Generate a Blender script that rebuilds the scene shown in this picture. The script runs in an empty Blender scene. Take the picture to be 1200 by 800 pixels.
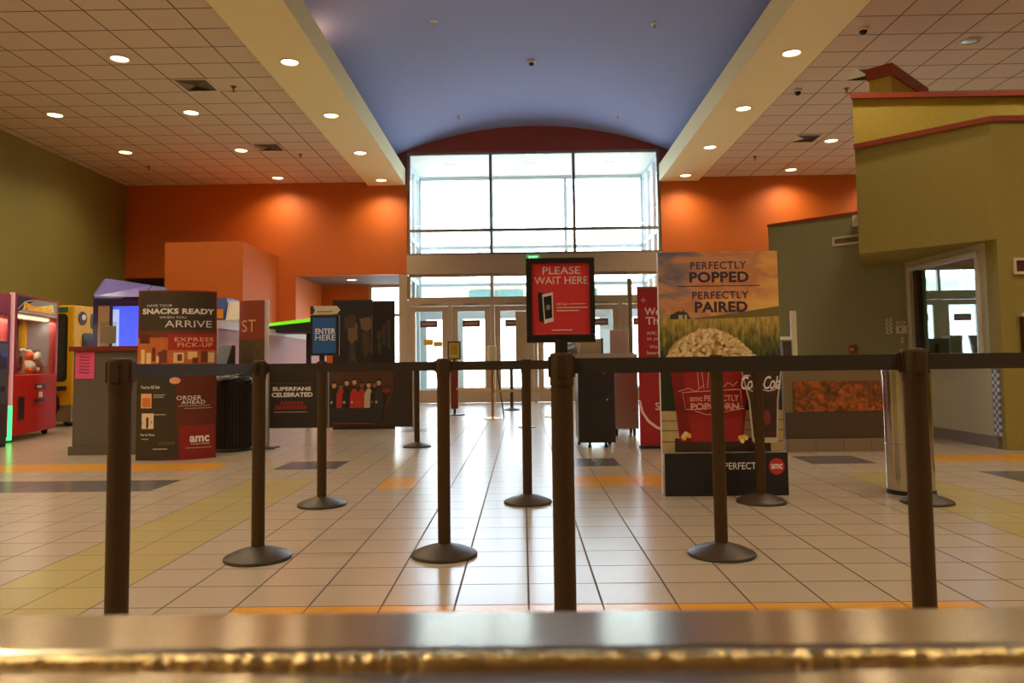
import bpy, bmesh, math, random
from mathutils import Vector, Matrix
S = bpy.context.scene
COL = S.collection
random.seed(7)

# ---------------------------------------------------------------- camera
cd = bpy.data.cameras.new('camera')
cam = bpy.data.objects.new('camera', cd); COL.objects.link(cam)
cd.sensor_width = 36.0; cd.lens = 27.0; cd.shift_y = -0.025
cd.clip_start = 0.02; cd.clip_end = 500
cd.dof.use_dof = True; cd.dof.focus_distance = 5.0; cd.dof.aperture_fstop = 7.5
cam.matrix_world = Matrix(((0.99981618, 0.01349752, 0.01361694, 0),
                           (0.01441605, -0.06099098, -0.99803421, 0),
                           (-0.01264047, 0.99804705, -0.06117435, 1.0),
                           (0, 0, 0, 1)))
S.camera = cam
# ---------------------------------------------------------------- light and exposure
EXPOSURE = 0.0
SKY = 15.0
SPOT_W = 150.0
WARM = (1.0, 0.82, 0.58)
S.view_settings.view_transform = 'Standard'; S.view_settings.look = 'None'
S.view_settings.gamma = 1.0; S.view_settings.exposure = EXPOSURE
S.view_settings.use_curve_mapping = False
W = bpy.data.worlds.new('overcast_sky'); S.world = W; W.use_nodes = True
bg = W.node_tree.nodes['Background']
bg.inputs[0].default_value = (0.68, 0.83, 1.0, 1); bg.inputs[1].default_value = SKY
c = S.cycles
c.max_bounces = 10; c.diffuse_bounces = 5; c.glossy_bounces = 4; c.transmission_bounces = 6
c.transparent_max_bounces = 12; c.sample_clamp_indirect = 6.0; c.caustics_reflective = False; c.caustics_refractive = False
c.use_denoising = True
pl = bpy.data.lights.new('daylight_portal', 'AREA'); pl.shape = 'RECTANGLE'; pl.size = 6.4; pl.size_y = 6.4
pl.cycles.is_portal = True
po = bpy.data.objects.new('daylight_portal', pl); COL.objects.link(po)
po.location = (0.32, 19.3, 3.25); po.rotation_euler = (math.radians(-90), 0, 0)

# ---------------------------------------------------------------- materials
def lin(v):
    v = v/255.0
    return v/12.92 if v <= 0.04045 else ((v+0.055)/1.055)**2.4
def rgb(t): return (lin(t[0]), lin(t[1]), lin(t[2]), 1)
MATS = {}
def mat(name, col, rough=0.55, metal=0.0, emit=0.0, ecol=None, spec=0.5, var=0.0, vscale=8.0, stretch=(1, 1, 1), bump=0.0, coat=0.0):
    if name in MATS: return MATS[name]
    m = bpy.data.materials.new(name); m.use_nodes = True
    nt = m.node_tree; b = nt.nodes['Principled BSDF']
    b.inputs['Base Color'].default_value = rgb(col)
    b.inputs['Roughness'].default_value = rough; b.inputs['Metallic'].default_value = metal
    b.inputs['Specular IOR Level'].default_value = spec
    b.inputs['Coat Weight'].default_value = coat
    if emit:
        b.inputs['Emission Color'].default_value = rgb(ecol or col); b.inputs['Emission Strength'].default_value = emit
    if var or bump:
        tc = nt.nodes.new('ShaderNodeTexCoord'); mp = nt.nodes.new('ShaderNodeMapping'); mp.inputs['Scale'].default_value = stretch
        nz = nt.nodes.new('ShaderNodeTexNoise'); nz.inputs['Scale'].default_value = vscale; nz.inputs['Detail'].default_value = 4
        nt.links.new(tc.outputs['Object'], mp.inputs[0]); nt.links.new(mp.outputs[0], nz.inputs['Vector'])
        if var:
            mx = nt.nodes.new('ShaderNodeMix'); mx.data_type = 'RGBA'
            cc = rgb(col); d = 1-var; u = 1+var
            mx.inputs['A'].default_value = (cc[0]*d, cc[1]*d, cc[2]*d, 1)
            mx.inputs['B'].default_value = (min(1, cc[0]*u), min(1, cc[1]*u), min(1, cc[2]*u), 1)
            nt.links.new(nz.outputs['Fac'], mx.inputs['Factor']); nt.links.new(mx.outputs['Result'], b.inputs['Base Color'])
        if bump:
            bp = nt.nodes.new('ShaderNodeBump'); bp.inputs['Strength'].default_value = bump; bp.inputs['Distance'].default_value = 0.01
            nt.links.new(nz.outputs['Fac'], bp.inputs['Height']); nt.links.new(bp.outputs[0], b.inputs['Normal'])
    MATS[name] = m
    return m
def gridmat(name, col, line, sx, sy, ox, oy, w, rough, spec=0.5, var=0.06, bump=0.0, metalvar=None):
    """square tiles with a joint line, laid out in object space"""
    m = bpy.data.materials.new(name); m.use_nodes = True
    nt = m.node_tree; b = nt.nodes['Principled BSDF']; N = nt.nodes.new; L = nt.links.new
    b.inputs['Roughness'].default_value = rough; b.inputs['Specular IOR Level'].default_value = spec
    tc = N('ShaderNodeTexCoord'); sp = N('ShaderNodeSeparateXYZ'); L(tc.outputs['Object'], sp.inputs[0])
    def axis(out, s, o):
        a = N('ShaderNodeMath'); a.operation = 'SUBTRACT'; L(out, a.inputs[0]); a.inputs[1].default_value = o
        d = N('ShaderNodeMath'); d.operation = 'DIVIDE'; L(a.outputs[0], d.inputs[0]); d.inputs[1].default_value = s
        f = N('ShaderNodeMath'); f.operation = 'FLOOR'; L(d.outputs[0], f.inputs[0])
        p = N('ShaderNodeMath'); p.operation = 'PINGPONG'; L(d.outputs[0], p.inputs[0]); p.inputs[1].default_value = 0.5
        t = N('ShaderNodeMath'); t.operation = 'LESS_THAN'; L(p.outputs[0], t.inputs[0]); t.inputs[1].default_value = w/s
        return t.outputs[0], f.outputs[0]
    tx, fx = axis(sp.outputs[0], sx, ox); ty, fy = axis(sp.outputs[1], sy, oy)
    mxn = N('ShaderNodeMath'); mxn.operation = 'MAXIMUM'; L(tx, mxn.inputs[0]); L(ty, mxn.inputs[1])
    cb = N('ShaderNodeCombineXYZ'); L(fx, cb.inputs[0]); L(fy, cb.inputs[1])
    wn = N('ShaderNodeTexWhiteNoise'); wn.noise_dimensions = '3D'; L(cb.outputs[0], wn.inputs['Vector'])
    nz = N('ShaderNodeTexNoise'); nz.inputs['Scale'].default_value = 5; L(tc.outputs['Object'], nz.inputs['Vector'])
    av = N('ShaderNodeMath'); av.operation = 'ADD'; L(wn.outputs['Value'], av.inputs[0]); L(nz.outputs['Fac'], av.inputs[1])
    hf = N('ShaderNodeMath'); hf.operation = 'MULTIPLY'; L(av.outputs[0], hf.inputs[0]); hf.inputs[1].default_value = 0.5
    cc = rgb(col)
    mx = N('ShaderNodeMix'); mx.data_type = 'RGBA'
    mx.inputs['A'].default_value = tuple(cc[i]*(1-var) for i in range(3))+(1,); mx.inputs['B'].default_value = tuple(min(1, cc[i]*(1+var)) for i in range(3))+(1,)
    L(hf.outputs[0], mx.inputs['Factor'])
    m2 = N('ShaderNodeMix'); m2.data_type = 'RGBA'; m2.inputs['B'].default_value = rgb(line)
    L(mxn.outputs[0], m2.inputs['Factor']); L(mx.outputs['Result'], m2.inputs['A']); L(m2.outputs['Result'], b.inputs['Base Color'])
    rr = N('ShaderNodeMapRange'); L(mxn.outputs[0], rr.inputs['Value']); rr.inputs['To Min'].default_value = rough; rr.inputs['To Max'].default_value = 0.8
    L(rr.outputs[0], b.inputs['Roughness'])
    if bump:
        bp = N('ShaderNodeBump'); bp.inputs['Strength'].default_value = bump; bp.inputs['Distance'].default_value = 0.004; bp.invert = True
        L(mxn.outputs[0], bp.inputs['Height']); L(bp.outputs[0], b.inputs['Normal'])
    MATS[name] = m
    return m
def glassmat(name, tint, refl=0.08, rough=0.0):
    m = bpy.data.materials.new(name); m.use_nodes = True
    nt = m.node_tree; nt.nodes.remove(nt.nodes['Principled BSDF']); N = nt.nodes.new; L = nt.links.new
    tr = N('ShaderNodeBsdfTransparent'); tr.inputs[0].default_value = rgb(tint)
    gl = N('ShaderNodeBsdfGlossy'); gl.inputs['Roughness'].default_value = rough; gl.inputs[0].default_value = (1, 1, 1, 1)
    fr = N('ShaderNodeLayerWeight'); fr.inputs[0].default_value = 0.25
    ml = N('ShaderNodeMath'); ml.operation = 'MULTIPLY_ADD'; L(fr.outputs['Fresnel'], ml.inputs[0]); ml.inputs[1].default_value = 0.5; ml.inputs[2].default_value = refl*0.3
    mx = N('ShaderNodeMixShader'); L(ml.outputs[0], mx.inputs[0]); L(tr.outputs[0], mx.inputs[1]); L(gl.outputs[0], mx.inputs[2])
    L(mx.outputs[0], nt.nodes['Material Output'].inputs[0])
    MATS[name] = m
    return m
GLASS = glassmat('clear_glass', (250, 252, 252)); ACRYL = glassmat('clear_acrylic', (238, 240, 238), 0.1)

# ---------------------------------------------------------------- mesh helpers
class MB:
    """collects shapes into ONE mesh; material slots by use"""
    def __init__(s): s.v = []; s.f = []; s.m = []; s.mats = []
    def slot(s, m):
        if m not in s.mats: s.mats.append(m)
        return s.mats.index(m)
    def add(s, vs, fs, m):
        o = len(s.v); k = s.slot(m); s.v += [tuple(p) for p in vs]
        for f in fs: s.f.append([o+i for i in f]); s.m.append(k)
        return s
    def box(s, x0, x1, y0, y1, z0, z1, m):
        v = [(x0,y0,z0),(x1,y0,z0),(x1,y1,z0),(x0,y1,z0),(x0,y0,z1),(x1,y0,z1),(x1,y1,z1),(x0,y1,z1)]
        return s.add(v, [(0,3,2,1),(4,5,6,7),(0,1,5,4),(1,2,6,5),(2,3,7,6),(3,0,4,7)], m)
    def prism(s, poly, z0, z1, m):
        n = len(poly)
        a = sum(poly[i][0]*poly[(i+1) % n][1]-poly[(i+1) % n][0]*poly[i][1] for i in range(n))
        if a < 0: poly = poly[::-1]
        v = [(x, y, z0) for x, y in poly]+[(x, y, z1) for x, y in poly]
        f = [tuple(range(n))[::-1], tuple(range(n, 2*n))]+[(i, (i+1) % n, n+(i+1) % n, n+i) for i in range(n)]
        return s.add(v, f, m)
    def yprism(s, poly, y0, y1, m):
        """poly in x,z extruded along y"""
        n = len(poly)
        a = sum(poly[i][0]*poly[(i+1) % n][1]-poly[(i+1) % n][0]*poly[i][1] for i in range(n))
        if a < 0: poly = poly[::-1]
        v = [(x, y0, z) for x, z in poly]+[(x, y1, z) for x, z in poly]
        f = [tuple(range(n)), tuple(range(n, 2*n))[::-1]]+[(i, n+i, n+(i+1) % n, (i+1) % n) for i in range(n)]
        return s.add(v, f, m)
    def xprism(s, poly, x0, x1, m):
        """poly in y,z extruded along x"""
        n = len(poly)
        a = sum(poly[i][0]*poly[(i+1) % n][1]-poly[(i+1) % n][0]*poly[i][1] for i in range(n))
        if a < 0: poly = poly[::-1]
        v = [(x0, y, z) for y, z in poly]+[(x1, y, z) for y, z in poly]
        f = [tuple(range(n))[::-1], tuple(range(n, 2*n))]+[(i, (i+1) % n, n+(i+1) % n, n+i) for i in range(n)]
        return s.add(v, f, m)
    def lathe(s, prof, m, cx=0, cy=0, n=32, sy=1.0):
        v = []; f = []
        for r, z in prof:
            for k in range(n):
                a = 2*math.pi*k/n; v.append((cx+r*math.cos(a), cy+sy*r*math.sin(a), z))
        for j in range(len(prof)-1):
            for k in range(n):
                f.append((j*n+k, j*n+(k+1) % n, (j+1)*n+(k+1) % n, (j+1)*n+k))
        if prof[0][0] > 1e-6: f.append(tuple(range(n))[::-1])
        if prof[-1][0] > 1e-6: f.append(tuple((len(prof)-1)*n+k for k in range(n)))
        return s.add(v, f, m)
    def tube(s, p, q, r, m, n=12):
        p = Vector(p); q = Vector(q); d = (q-p).normalized()
        a = d.orthogonal().normalized(); b = d.cross(a)
        v = []; 
        for e in (p, q):
            for k in range(n):
                t = 2*math.pi*k/n; v.append(e+a*r*math.cos(t)+b*r*math.sin(t))
        f = [(k, (k+1) % n, n+(k+1) % n, n+k) for k in range(n)]+[tuple(range(n))[::-1], tuple(range(n, 2*n))]
        return s.add(v, f, m)
    def ball(s, c0, r, m, n=14, sz=1.0):
        prof = [(r*math.sin(math.pi*i/8)+(1e-7), c0[2]-r*sz*math.cos(math.pi*i/8)) for i in range(9)]
        return s.lathe(prof, m, c0[0], c0[1], n)
    def build(s, name, parent=None, smooth=False, bevel=0.0, loc=None):
        me = bpy.data.meshes.new(name); me.from_pydata(s.v, [], s.f)
        for m in s.mats: me.materials.append(m)
        for p, k in zip(me.polygons, s.m): p.material_index = k
        if smooth:
            for p in me.polygons: p.use_smooth = True
            me.update()
            try: me.set_sharp_from_angle(angle=math.radians(35))
            except Exception: pass
        o = bpy.data.objects.new(name, me); COL.objects.link(o)
        if parent: o.parent = parent
        if loc: o.location = loc
        if bevel:
            b = o.modifiers.new('edge', 'BEVEL'); b.width = bevel; b.segments = 2; b.limit_method = 'ANGLE'
        return o
def B(x0, x1, y0, y1, z0, z1, m): return MB().box(x0, x1, y0, y1, z0, z1, m)
def tag(o, label, cat, group=None):
    o['label'] = label; o['category'] = cat
    if group: o['group'] = group
    return o
def thing(name, label, cat, loc=(0, 0, 0), rz=0.0, group=None):
    o = bpy.data.objects.new(name, None); COL.objects.link(o); o.empty_display_size = 0.1
    o.location = loc; o.rotation_euler = (0, 0, rz)
    return tag(o, label, cat, group)
def struct(o): o['kind'] = 'structure'; return o
def copy_tree(o, parent=None):
    d = o.copy(); COL.objects.link(d)
    if parent: d.parent = parent
    for ch in list(o.children): copy_tree(ch, d)
    return d

# lettering and printed art: flat polygons on a face, each layer a hair in front of the one below
_txt = {}
def text_mesh(body, bold, shear, space):
    key = (body, bold, shear, space)
    if key not in _txt:
        cu = bpy.data.curves.new('lettering', 'FONT'); cu.body = body; cu.size = 1; cu.offset = bold; cu.shear = shear
        cu.space_character = space; cu.resolution_u = 3
        ob = bpy.data.objects.new('lettering', cu); COL.objects.link(ob)
        dg = bpy.context.evaluated_depsgraph_get(); ev = ob.evaluated_get(dg); me = ev.to_mesh()
        v = [(p.co.x, p.co.y) for p in me.vertices]; f = [tuple(p.vertices) for p in me.polygons]
        ev.to_mesh_clear(); bpy.data.objects.remove(ob); bpy.data.curves.remove(cu)
        x0 = min(p[0] for p in v); x1 = max(p[0] for p in v); y0 = min(p[1] for p in v); y1 = max(p[1] for p in v)
        _txt[key] = ([((p[0]-x0)/(x1-x0), (p[1]-y0)/(y1-y0)) for p in v], f)
    return _txt[key]
class Art:
    """art printed on an upright face; (u,v) in metres from its lower left corner as seen from the front; px() sets a handy unit"""
    def __init__(s, fn=None, eps=0.0004, ncol=1):
        s.mb = MB(); s.L = 0; s.eps = eps; s.ncol = ncol
        s.fn = fn or (lambda u, v, d: (u, -d, v))
        s.sx = s.sy = 1; s.ox = s.oy = 0
    def px(s, x0, x1, y0, y1, w, h):
        s.ox, s.oy = x0, y1; s.sx = w/(x1-x0); s.sy = h/(y1-y0); s.flip = True; return s
    def T(s, p): return ((p[0]-s.ox)*s.sx, (s.oy-p[1])*s.sy)
    def raw(s, uv, fs, m):
        s.L += 1; d = 0.0006+s.L*s.eps
        s.mb.add([s.fn(u, v, d) for u, v in uv], fs, m)
    def poly(s, pts, m):
        uv = [s.T(p) for p in pts]; n = len(uv)
        a = sum(uv[i][0]*uv[(i+1) % n][1]-uv[(i+1) % n][0]*uv[i][1] for i in range(n))
        if a < 0: uv = uv[::-1]
        s.raw(uv, [tuple(range(n))], m)
    def rect(s, x0, y0, x1, y1, m):
        n = s.ncol; uv = []; fs = []
        for i in range(n+1):
            x = x0+(x1-x0)*i/n; uv += [s.T((x, max(y0, y1))), s.T((x, min(y0, y1)))]
        for i in range(n): fs.append((2*i, 2*i+2, 2*i+3, 2*i+1))
        s.raw(uv, fs, m)
    def ell(s, x, y, rx, ry, m, n=18):
        s.poly([(x+rx*math.cos(2*math.pi*k/n), y+ry*math.sin(2*math.pi*k/n)) for k in range(n)], m)
    def line(s, pts, w, m):
        uv = []; fs = []
        P = [Vector(s.T(p)) for p in pts]; w = w*s.sy/2
        for i, p in enumerate(P):
            d = (P[min(i+1, len(P)-1)]-P[max(i-1, 0)]).normalized(); nn = Vector((-d.y, d.x))*w
            uv += [tuple(p-nn), tuple(p+nn)]
        for i in range(len(P)-1): fs.append((2*i, 2*i+2, 2*i+3, 2*i+1))
        s.raw(uv, fs, m)
    def text(s, body, x0, y0, x1, y1, m, bold=0.0, shear=0.0, space=1.0):
        v, f = text_mesh(body, bold, shear, space)
        s.raw([s.T((x0+p[0]*(x1-x0), y1-p[1]*(y1-y0))) for p in v], f, m)
    def build(s, name, parent): return s.mb.build(name, parent)
def P(name, col, rough=0.5, var=0.0, vs=8.0): return mat('print_'+name, col, rough, var=var, vscale=vs)

# palette
ORANGE = mat('orange_paint', (202, 100, 22), 0.6, var=0.05, vscale=2)
OLIVE = mat('olive_paint', (140, 132, 62), 0.7, var=0.06, vscale=1.5)
BOOTH = mat('olive_textured_wall', (152, 136, 66), 0.75, var=0.22, vscale=45, bump=0.15)
BOOTHHI = mat('lit_golden_textured_wall', (174, 152, 58), 0.75, var=0.18, vscale=45, bump=0.15)  # lighter than the lower booth wall: downlight glow on the parapet put into colour
SAGE = mat('sage_green_paint', (146, 144, 104), 0.65, var=0.05, vscale=2)
TRIMRED = mat('red_trim_paint', (146, 58, 32), 0.5)
BEAM = mat('cream_soffit_paint', (250, 236, 180), 0.7)
VAULT = mat('blue_vault_paint', (140, 150, 202), 0.75)
ENDRED = mat('dark_red_paint', (150, 72, 60), 0.7)
FRAME = mat('champagne_metal', (190, 168, 140), 0.45, 0.2)
MULL = mat('grey_metal', (150, 144, 132), 0.4, 0.4)
PALEFR = mat('pale_blue_frame', (196, 220, 228), 0.5)
BLACK = mat('black_plastic', (34, 27, 18), 0.4)
POSTM = mat('flare_warmed_black_coat', (68, 46, 14), 0.55, spec=0.3)  # black posts; the brown puts warm lens flare into the colour
PBASE = mat('brown_base_coat', (64, 52, 35), 0.42)  # plain brown coat, greyer than the pole
BELTM = mat('flare_warmed_black_webbing', (52, 40, 22), 0.8, bump=0.2, vscale=300)  # black belt, browned to carry the same warm flare
RUBBER = mat('dark_rubber', (28, 26, 24), 0.7)
STEEL = mat('brushed_steel', (190, 178, 160), 0.3, 1.0, bump=0.06, vscale=60, stretch=(1, 1, 18))
CHROME = mat('polished_steel', (205, 196, 180), 0.16, 1.0)
WHITE = mat('white_plastic', (226, 222, 212), 0.5)
CREAM = mat('cream_plastic', (214, 200, 168), 0.5)
GREYB = mat('grey_laminate', (98, 90, 80), 0.55, var=0.05)
FL = gridmat('tan_floor_tile', (178, 160, 138), (84, 70, 56), 0.3055, 0.301, 0.01, 3.25, 0.0045, 0.23, 0.3, 0.05, 0.25)
FLO = gridmat('amber_floor_tile', (216, 154, 62), (110, 76, 40), 0.3055, 0.301, 0.01, 3.25, 0.0035, 0.23, 0.3, 0.05, 0.25)
FLG = gridmat('slate_floor_tile', (98, 92, 92), (70, 64, 60), 0.3055, 0.301, 0.01, 3.25, 0.0035, 0.23, 0.3, 0.05, 0.25)
FLY = gridmat('straw_floor_tile', (178, 160, 108), (100, 84, 52), 0.3055, 0.301, 0.01, 3.25, 0.0035, 0.23, 0.3, 0.05, 0.25)
CEIL = gridmat('ceiling_tile', (220, 202, 182), (124, 104, 84), 0.61, 0.61, 0.375, 0.0, 0.012, 0.85, 0.2, 0.03)

# ---------------------------------------------------------------- the room
YW = 19.5; ZC = 5.7; XL = -10.2; XR = 13.2; YB = -4.5
def make_floor():
    mb = MB(); tx, ty, x0, y0 = 0.3055, 0.301, 0.01, 3.25
    def kind(i, j):
        if j in (14, 15):
            if i < -10 or i >= 13: return FLO
            if -8 <= i < -6 or 1 <= i < 3 or 9 <= i < 11: return FLG
        if j in (10, 11):
            if i < -10 or i >= 13: return FLG
            if i == -4 or 1 <= i < 4: return FLO
        if j <= 11 and (-8 <= i < -6 or 9 <= i < 11): return FLY
        if j in (-1, -2) and -4 <= i < 6: return FLO
        if j in (27, 28) and (-6 <= i < -4 or 4 <= i < 6): return FLG
        return FL
    i0, i1 = -35, 44; j0, j1 = -27, 55
    idx = {}
    for j in range(j0, j1+1):
        for i in range(i0, i1+1):
            idx[i, j] = len(mb.v); mb.v.append((x0+i*tx, y0+j*ty, 0))
    for j in range(j0, j1):
        for i in range(i0, i1):
            mb.f.append([idx[i, j], idx[i+1, j], idx[i+1, j+1], idx[i, j+1]]); mb.m.append(mb.slot(kind(i, j)))
    mb.box(XL-0.5, XR+0.3, YB-0.3, 23.0, -0.2, -0.002, FL)
    mb.add([(-10.68, 19.8, 0), (13.5, 19.8, 0), (13.5, 22.9, 0), (-10.68, 22.9, 0)], [(0, 1, 2, 3)], FL)
    struct(mb.build('floor'))
make_floor()
# ceilings of the two aisles
struct(B(XL-0.2, -3.95, YB, YW, ZC, ZC+0.12, CEIL).build('ceiling'))
struct(B(4.57, XR+0.2, YB, YW, ZC, ZC+0.12, CEIL).build('ceiling'))
# cream soffit beams either side of the vault
BXL = (-3.93, -2.97); BXR = (3.55, 4.55)
for k, (x0, x1) in enumerate((BXL, BXR)):
    struct(B(x0, x1, YB, YW, 5.6, 6.03, BEAM).build('trim_%d' % (k+1)))
# barrel vault
vr = 9.2; vcx = 0.32; vcz = 7.10-vr
mb = MB(); n = 40; a0 = math.asin(4.6/vr); pts = []
for k in range(n+1):
    a = -a0+2*a0*k/n; pts.append((vcx+vr*math.sin(a), vcz+vr*math.cos(a)))
outer = [(x, z+0.15) for x, z in pts]
v = [(x, YB, z) for x, z in pts]+[(x, YW, z) for x, z in pts]+[(x, YB, z) for x, z in outer]+[(x, YW, z) for x, z in outer]
N1 = n+1; f = []
for k in range(n):
    f += [(k, k+1, N1+k+1, N1+k), (2*N1+k, 3*N1+k, 3*N1+k+1, 2*N1+k+1), (k, 2*N1+k, 2*N1+k+1, k+1), (N1+k, N1+k+1, 3*N1+k+1, 3*N1+k)]
mb.add(v, f, VAULT); o = struct(mb.build('ceiling', smooth=True))
# cove backs closing the gap between beam and vault
struct(B(-4.4, -4.25, YB, YW, 5.72, 6.12, VAULT).build('trim_3')); struct(B(4.85, 5.0, YB, YW, 5.83, 6.15, VAULT).build('trim_4'))
# side and rear walls
struct(B(XL-0.2, XL, YB, 22.6, 0, ZC, OLIVE).build('wall_left'))
struct(B(XR, XR+0.2, YB, YW+0.2, 0, ZC, OLIVE).build('wall_right'))
struct(B(XL-0.2, XR+0.2, YB-0.2, YB, 0, 7.3, mat('tan_paint', (150, 122, 88), 0.7)).build('wall_back'))
# front wall: orange bays with a low passage on the machine side, and the red end of the vault
AZ = 3.3
mb = MB()
mb.box(XL, -3.1, YW, YW+0.2, AZ, ZC+0.1, ORANGE)
mb.box(-8.0, -5.79, YW, YW+0.2, 0, AZ, ORANGE)
mb.box(3.72, 8.4, YW, YW+0.2, 0, ZC+0.1, ORANGE); mb.box(8.4, XR, YW, YW+0.2, 3.3, ZC+0.1, ORANGE); mb.box(12.72, XR, YW, YW+0.2, 0, 3.3, ORANGE)
mb.box(-3.1, -2.93, YW, YW+0.2, AZ, 5.62, ORANGE)
mb.box(3.58, 3.72, YW, YW+0.2, 3.6, 5.62, ORANGE)
struct(mb.build('wall_front'))
mb = MB(); mb.box(-5.0, 5.6, YW, YW+0.2, 6.46, 7.3, ENDRED); mb.box(-5.0, -2.93, YW+0.001, YW+0.2, 5.62, 6.46, ENDRED); mb.box(3.58, 5.6, YW+0.001, YW+0.2, 5.62, 6.46, ENDRED)
struct(mb.build('wall_front_gable'))
# projecting orange block beside the passage
mb = MB(); mb.box(-8.0, -6.24, 17.0, YW-0.001, 0, 3.8, ORANGE); struct(mb.build('wall_block'))
# passages behind the front wall
mb = MB()
mb.box(-6.0, -5.79, YW+0.2, 22.2, 0, AZ, ORANGE); mb.box(-5.79, -4.42, 22.0, 22.2, 0, AZ, ORANGE)
mb.box(-6.0, -3.12, YW+0.2, 22.2, AZ, AZ+0.15, mat('passage_ceiling', (120, 104, 96), 0.8))
mb.box(-8.2, -8.0, YW+0.2, 22.2, 0, AZ, ORANGE); mb.box(XL, -8.0, 22.0, 22.2, 0, AZ, ORANGE); mb.box(XL, -8.0, YW+0.2, 22.2, AZ, AZ+0.15, MATS['passage_ceiling'])
struct(mb.build('wall_passage'))
# glazed door at the end of the bright passage
mb = MB()
for x in (-4.42, -3.2): mb.box(x, x+0.08, 22.0, 22.12, 0, AZ, FRAME)
for z in (0, 2.38, AZ-0.08): mb.box(-4.34, -3.2, 22.0, 22.12, z, z+0.08, FRAME)
o = struct(mb.build('window_2')); B(-4.34, -3.2, 22.05, 22.06, 0.08, AZ-0.08, GLASS).build('pane', o)

# ---- entrance: upper window, header, transom, six doors
WX = (-2.93, 3.58)
mx = [-2.93, -0.775, 1.365, 3.58]
def glazing(name, xs, zs, y, m, w=0.075, d=0.1, gl=GLASS):
    mb = MB()
    for x in xs: mb.box(x-w/2, x+w/2, y, y+d, zs[0], zs[-1], m)
    for k, z in enumerate(zs): mb.box(xs[0], xs[-1], y+0.005, y+d-0.005, z-w/2, z+w/2, m)
    o = struct(mb.build(name))
    for i in range(len(xs)-1):
        for j in range(len(zs)-1):
            B(xs[i]+w/2, xs[i+1]-w/2, y+d/2, y+d/2+0.008, zs[j]+w/2, zs[j+1]-w/2, gl).build('pane', o)
    return o
glazing('window_1', [mx[0]+0.04, mx[1], mx[2], mx[3]-0.04], [3.80, 4.42, 6.42], YW+0.04, MULL)
struct(B(WX[0]-0.01, WX[1]+0.01, YW-0.03, YW+0.2, 3.29, 3.77, FRAME).build('trim_5'))
glazing('window_3', [mx[0]+0.04, mx[1], mx[2], mx[3]-0.04], [2.66, 3.26], YW+0.04, FRAME)
struct(B(-3.14, -2.93, YW-0.03, YW+0.2, 0, 3.29, FRAME).build('trim_6'))
struct(B(3.58, 3.74, YW-0.03, YW+0.2, 0, 3.59, FRAME).build('trim_7'))
STICK = mat('yellow_notice', (226, 176, 60), 0.6); PUSH = mat('dark_door_plate', (96, 74, 62), 0.5)
dw = (WX[1]-WX[0])/6
def entrance_door(nm, xa, dw, notes):
    xb = xa+dw
    mb = MB()
    mb.box(xa, xa+0.05, YW-0.02, YW+0.14, 0, 2.62, FRAME); mb.box(xb-0.05, xb, YW-0.02, YW+0.14, 0, 2.62, FRAME)
    mb.box(xa+0.05, xb-0.05, YW-0.02, YW+0.14, 2.47, 2.62, FRAME)
    d = struct(mb.build(nm))
    l0, l1 = xa+0.055, xb-0.055; g0, g1 = l0+0.145, l1-0.145
    mb = MB(); mb.box(l0, g0, YW, YW+0.05, 0.012, 2.46, FRAME); mb.box(g1, l1, YW, YW+0.05, 0.012, 2.46, FRAME)
    mb.box(g0, g1, YW, YW+0.05, 0.012, 0.34, FRAME); mb.box(g0, g1, YW, YW+0.05, 2.33, 2.46, FRAME)
    lf = mb.build('door_leaf', d)
    B(g0, g1, YW+0.02, YW+0.028, 0.34, 2.33, GLASS).build('pane', lf)
    nt_ = B(g0+0.12, g1-0.12, YW+0.005, YW+0.019, 1.93, 2.10, PUSH).build('door_notice', lf)
    B(g0+0.17, g1-0.17, YW+0.003, YW+0.005, 1.99, 2.04, mat('notice_print', (176, 120, 110), 0.6)).build('notice_print', d)
    mb = MB(); mb.tube((g0-0.05, YW-0.05, 1.02), (g1+0.05, YW-0.05, 1.02), 0.018, MULL); mb.box(g0-0.07, g0-0.03, YW-0.06, YW, 0.99, 1.05, MULL); mb.box(g1+0.03, g1+0.07, YW-0.06, YW, 0.99, 1.05, MULL)
    mb.build('push_bar', lf)
    B(xa+0.35, xa+0.75, YW-0.045, YW-0.0, 2.49, 2.53, MULL).build('door_closer', d)
    if notes:
        B(g0+0.21, g0+0.45, YW+0.004, YW+0.018, 1.48, 1.62, STICK).build('yellow_notice', lf)
        B(g0+0.46, g0+0.68, YW+0.004, YW+0.018, 1.44, 1.56, STICK).build('yellow_notice', lf)
for k in range(6): entrance_door('door_%d' % (k+1), WX[0]+k*dw, dw, k == 0)
# exit doors of the same kind at the far right, seen through the ticket window
for k in range(4): entrance_door('door_%d' % (k+7), 8.41+k*1.077, 1.077, False)
glazing('window_9', [8.45, 10.57, 12.68], [2.66, 3.26], YW+0.04, FRAME)

# ---- glazed porch beyond the doors
YO = 22.4
PW = mat('porch_white', (232, 232, 222), 0.7)
struct(B(-3.3, 3.95, YW+0.2, YO+0.3, 6.5, 6.65, PW).build('ceiling'))
glazing('window_4', [-3.0, -0.86, 1.31, 3.57], [2.6, 3.3, 4.4, 6.46], YO, PALEFR, 0.1, 0.1)
xs = [-3.0, -1.93, -0.86, 0.22, 1.31, 2.44, 3.57]
mb = MB()
for k in range(6):
    xa, xb = xs[k], xs[k+1]
    mb.box(xa+0.0, xa+0.19, YO, YO+0.07, 0, 2.6, PALEFR); mb.box(xb-0.19, xb, YO, YO+0.07, 0, 2.6, PALEFR)
    mb.box(xa+0.19, xb-0.19, YO, YO+0.07, 0, 0.3, PALEFR); mb.box(xa+0.19, xb-0.19, YO, YO+0.07, 2.3, 2.6, PALEFR)
o = struct(mb.build('window_5'))
for k in range(6): B(xs[k]+0.19, xs[k+1]-0.19, YO+0.03, YO+0.038, 0.3, 2.3, GLASS).build('pane', o)
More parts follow.
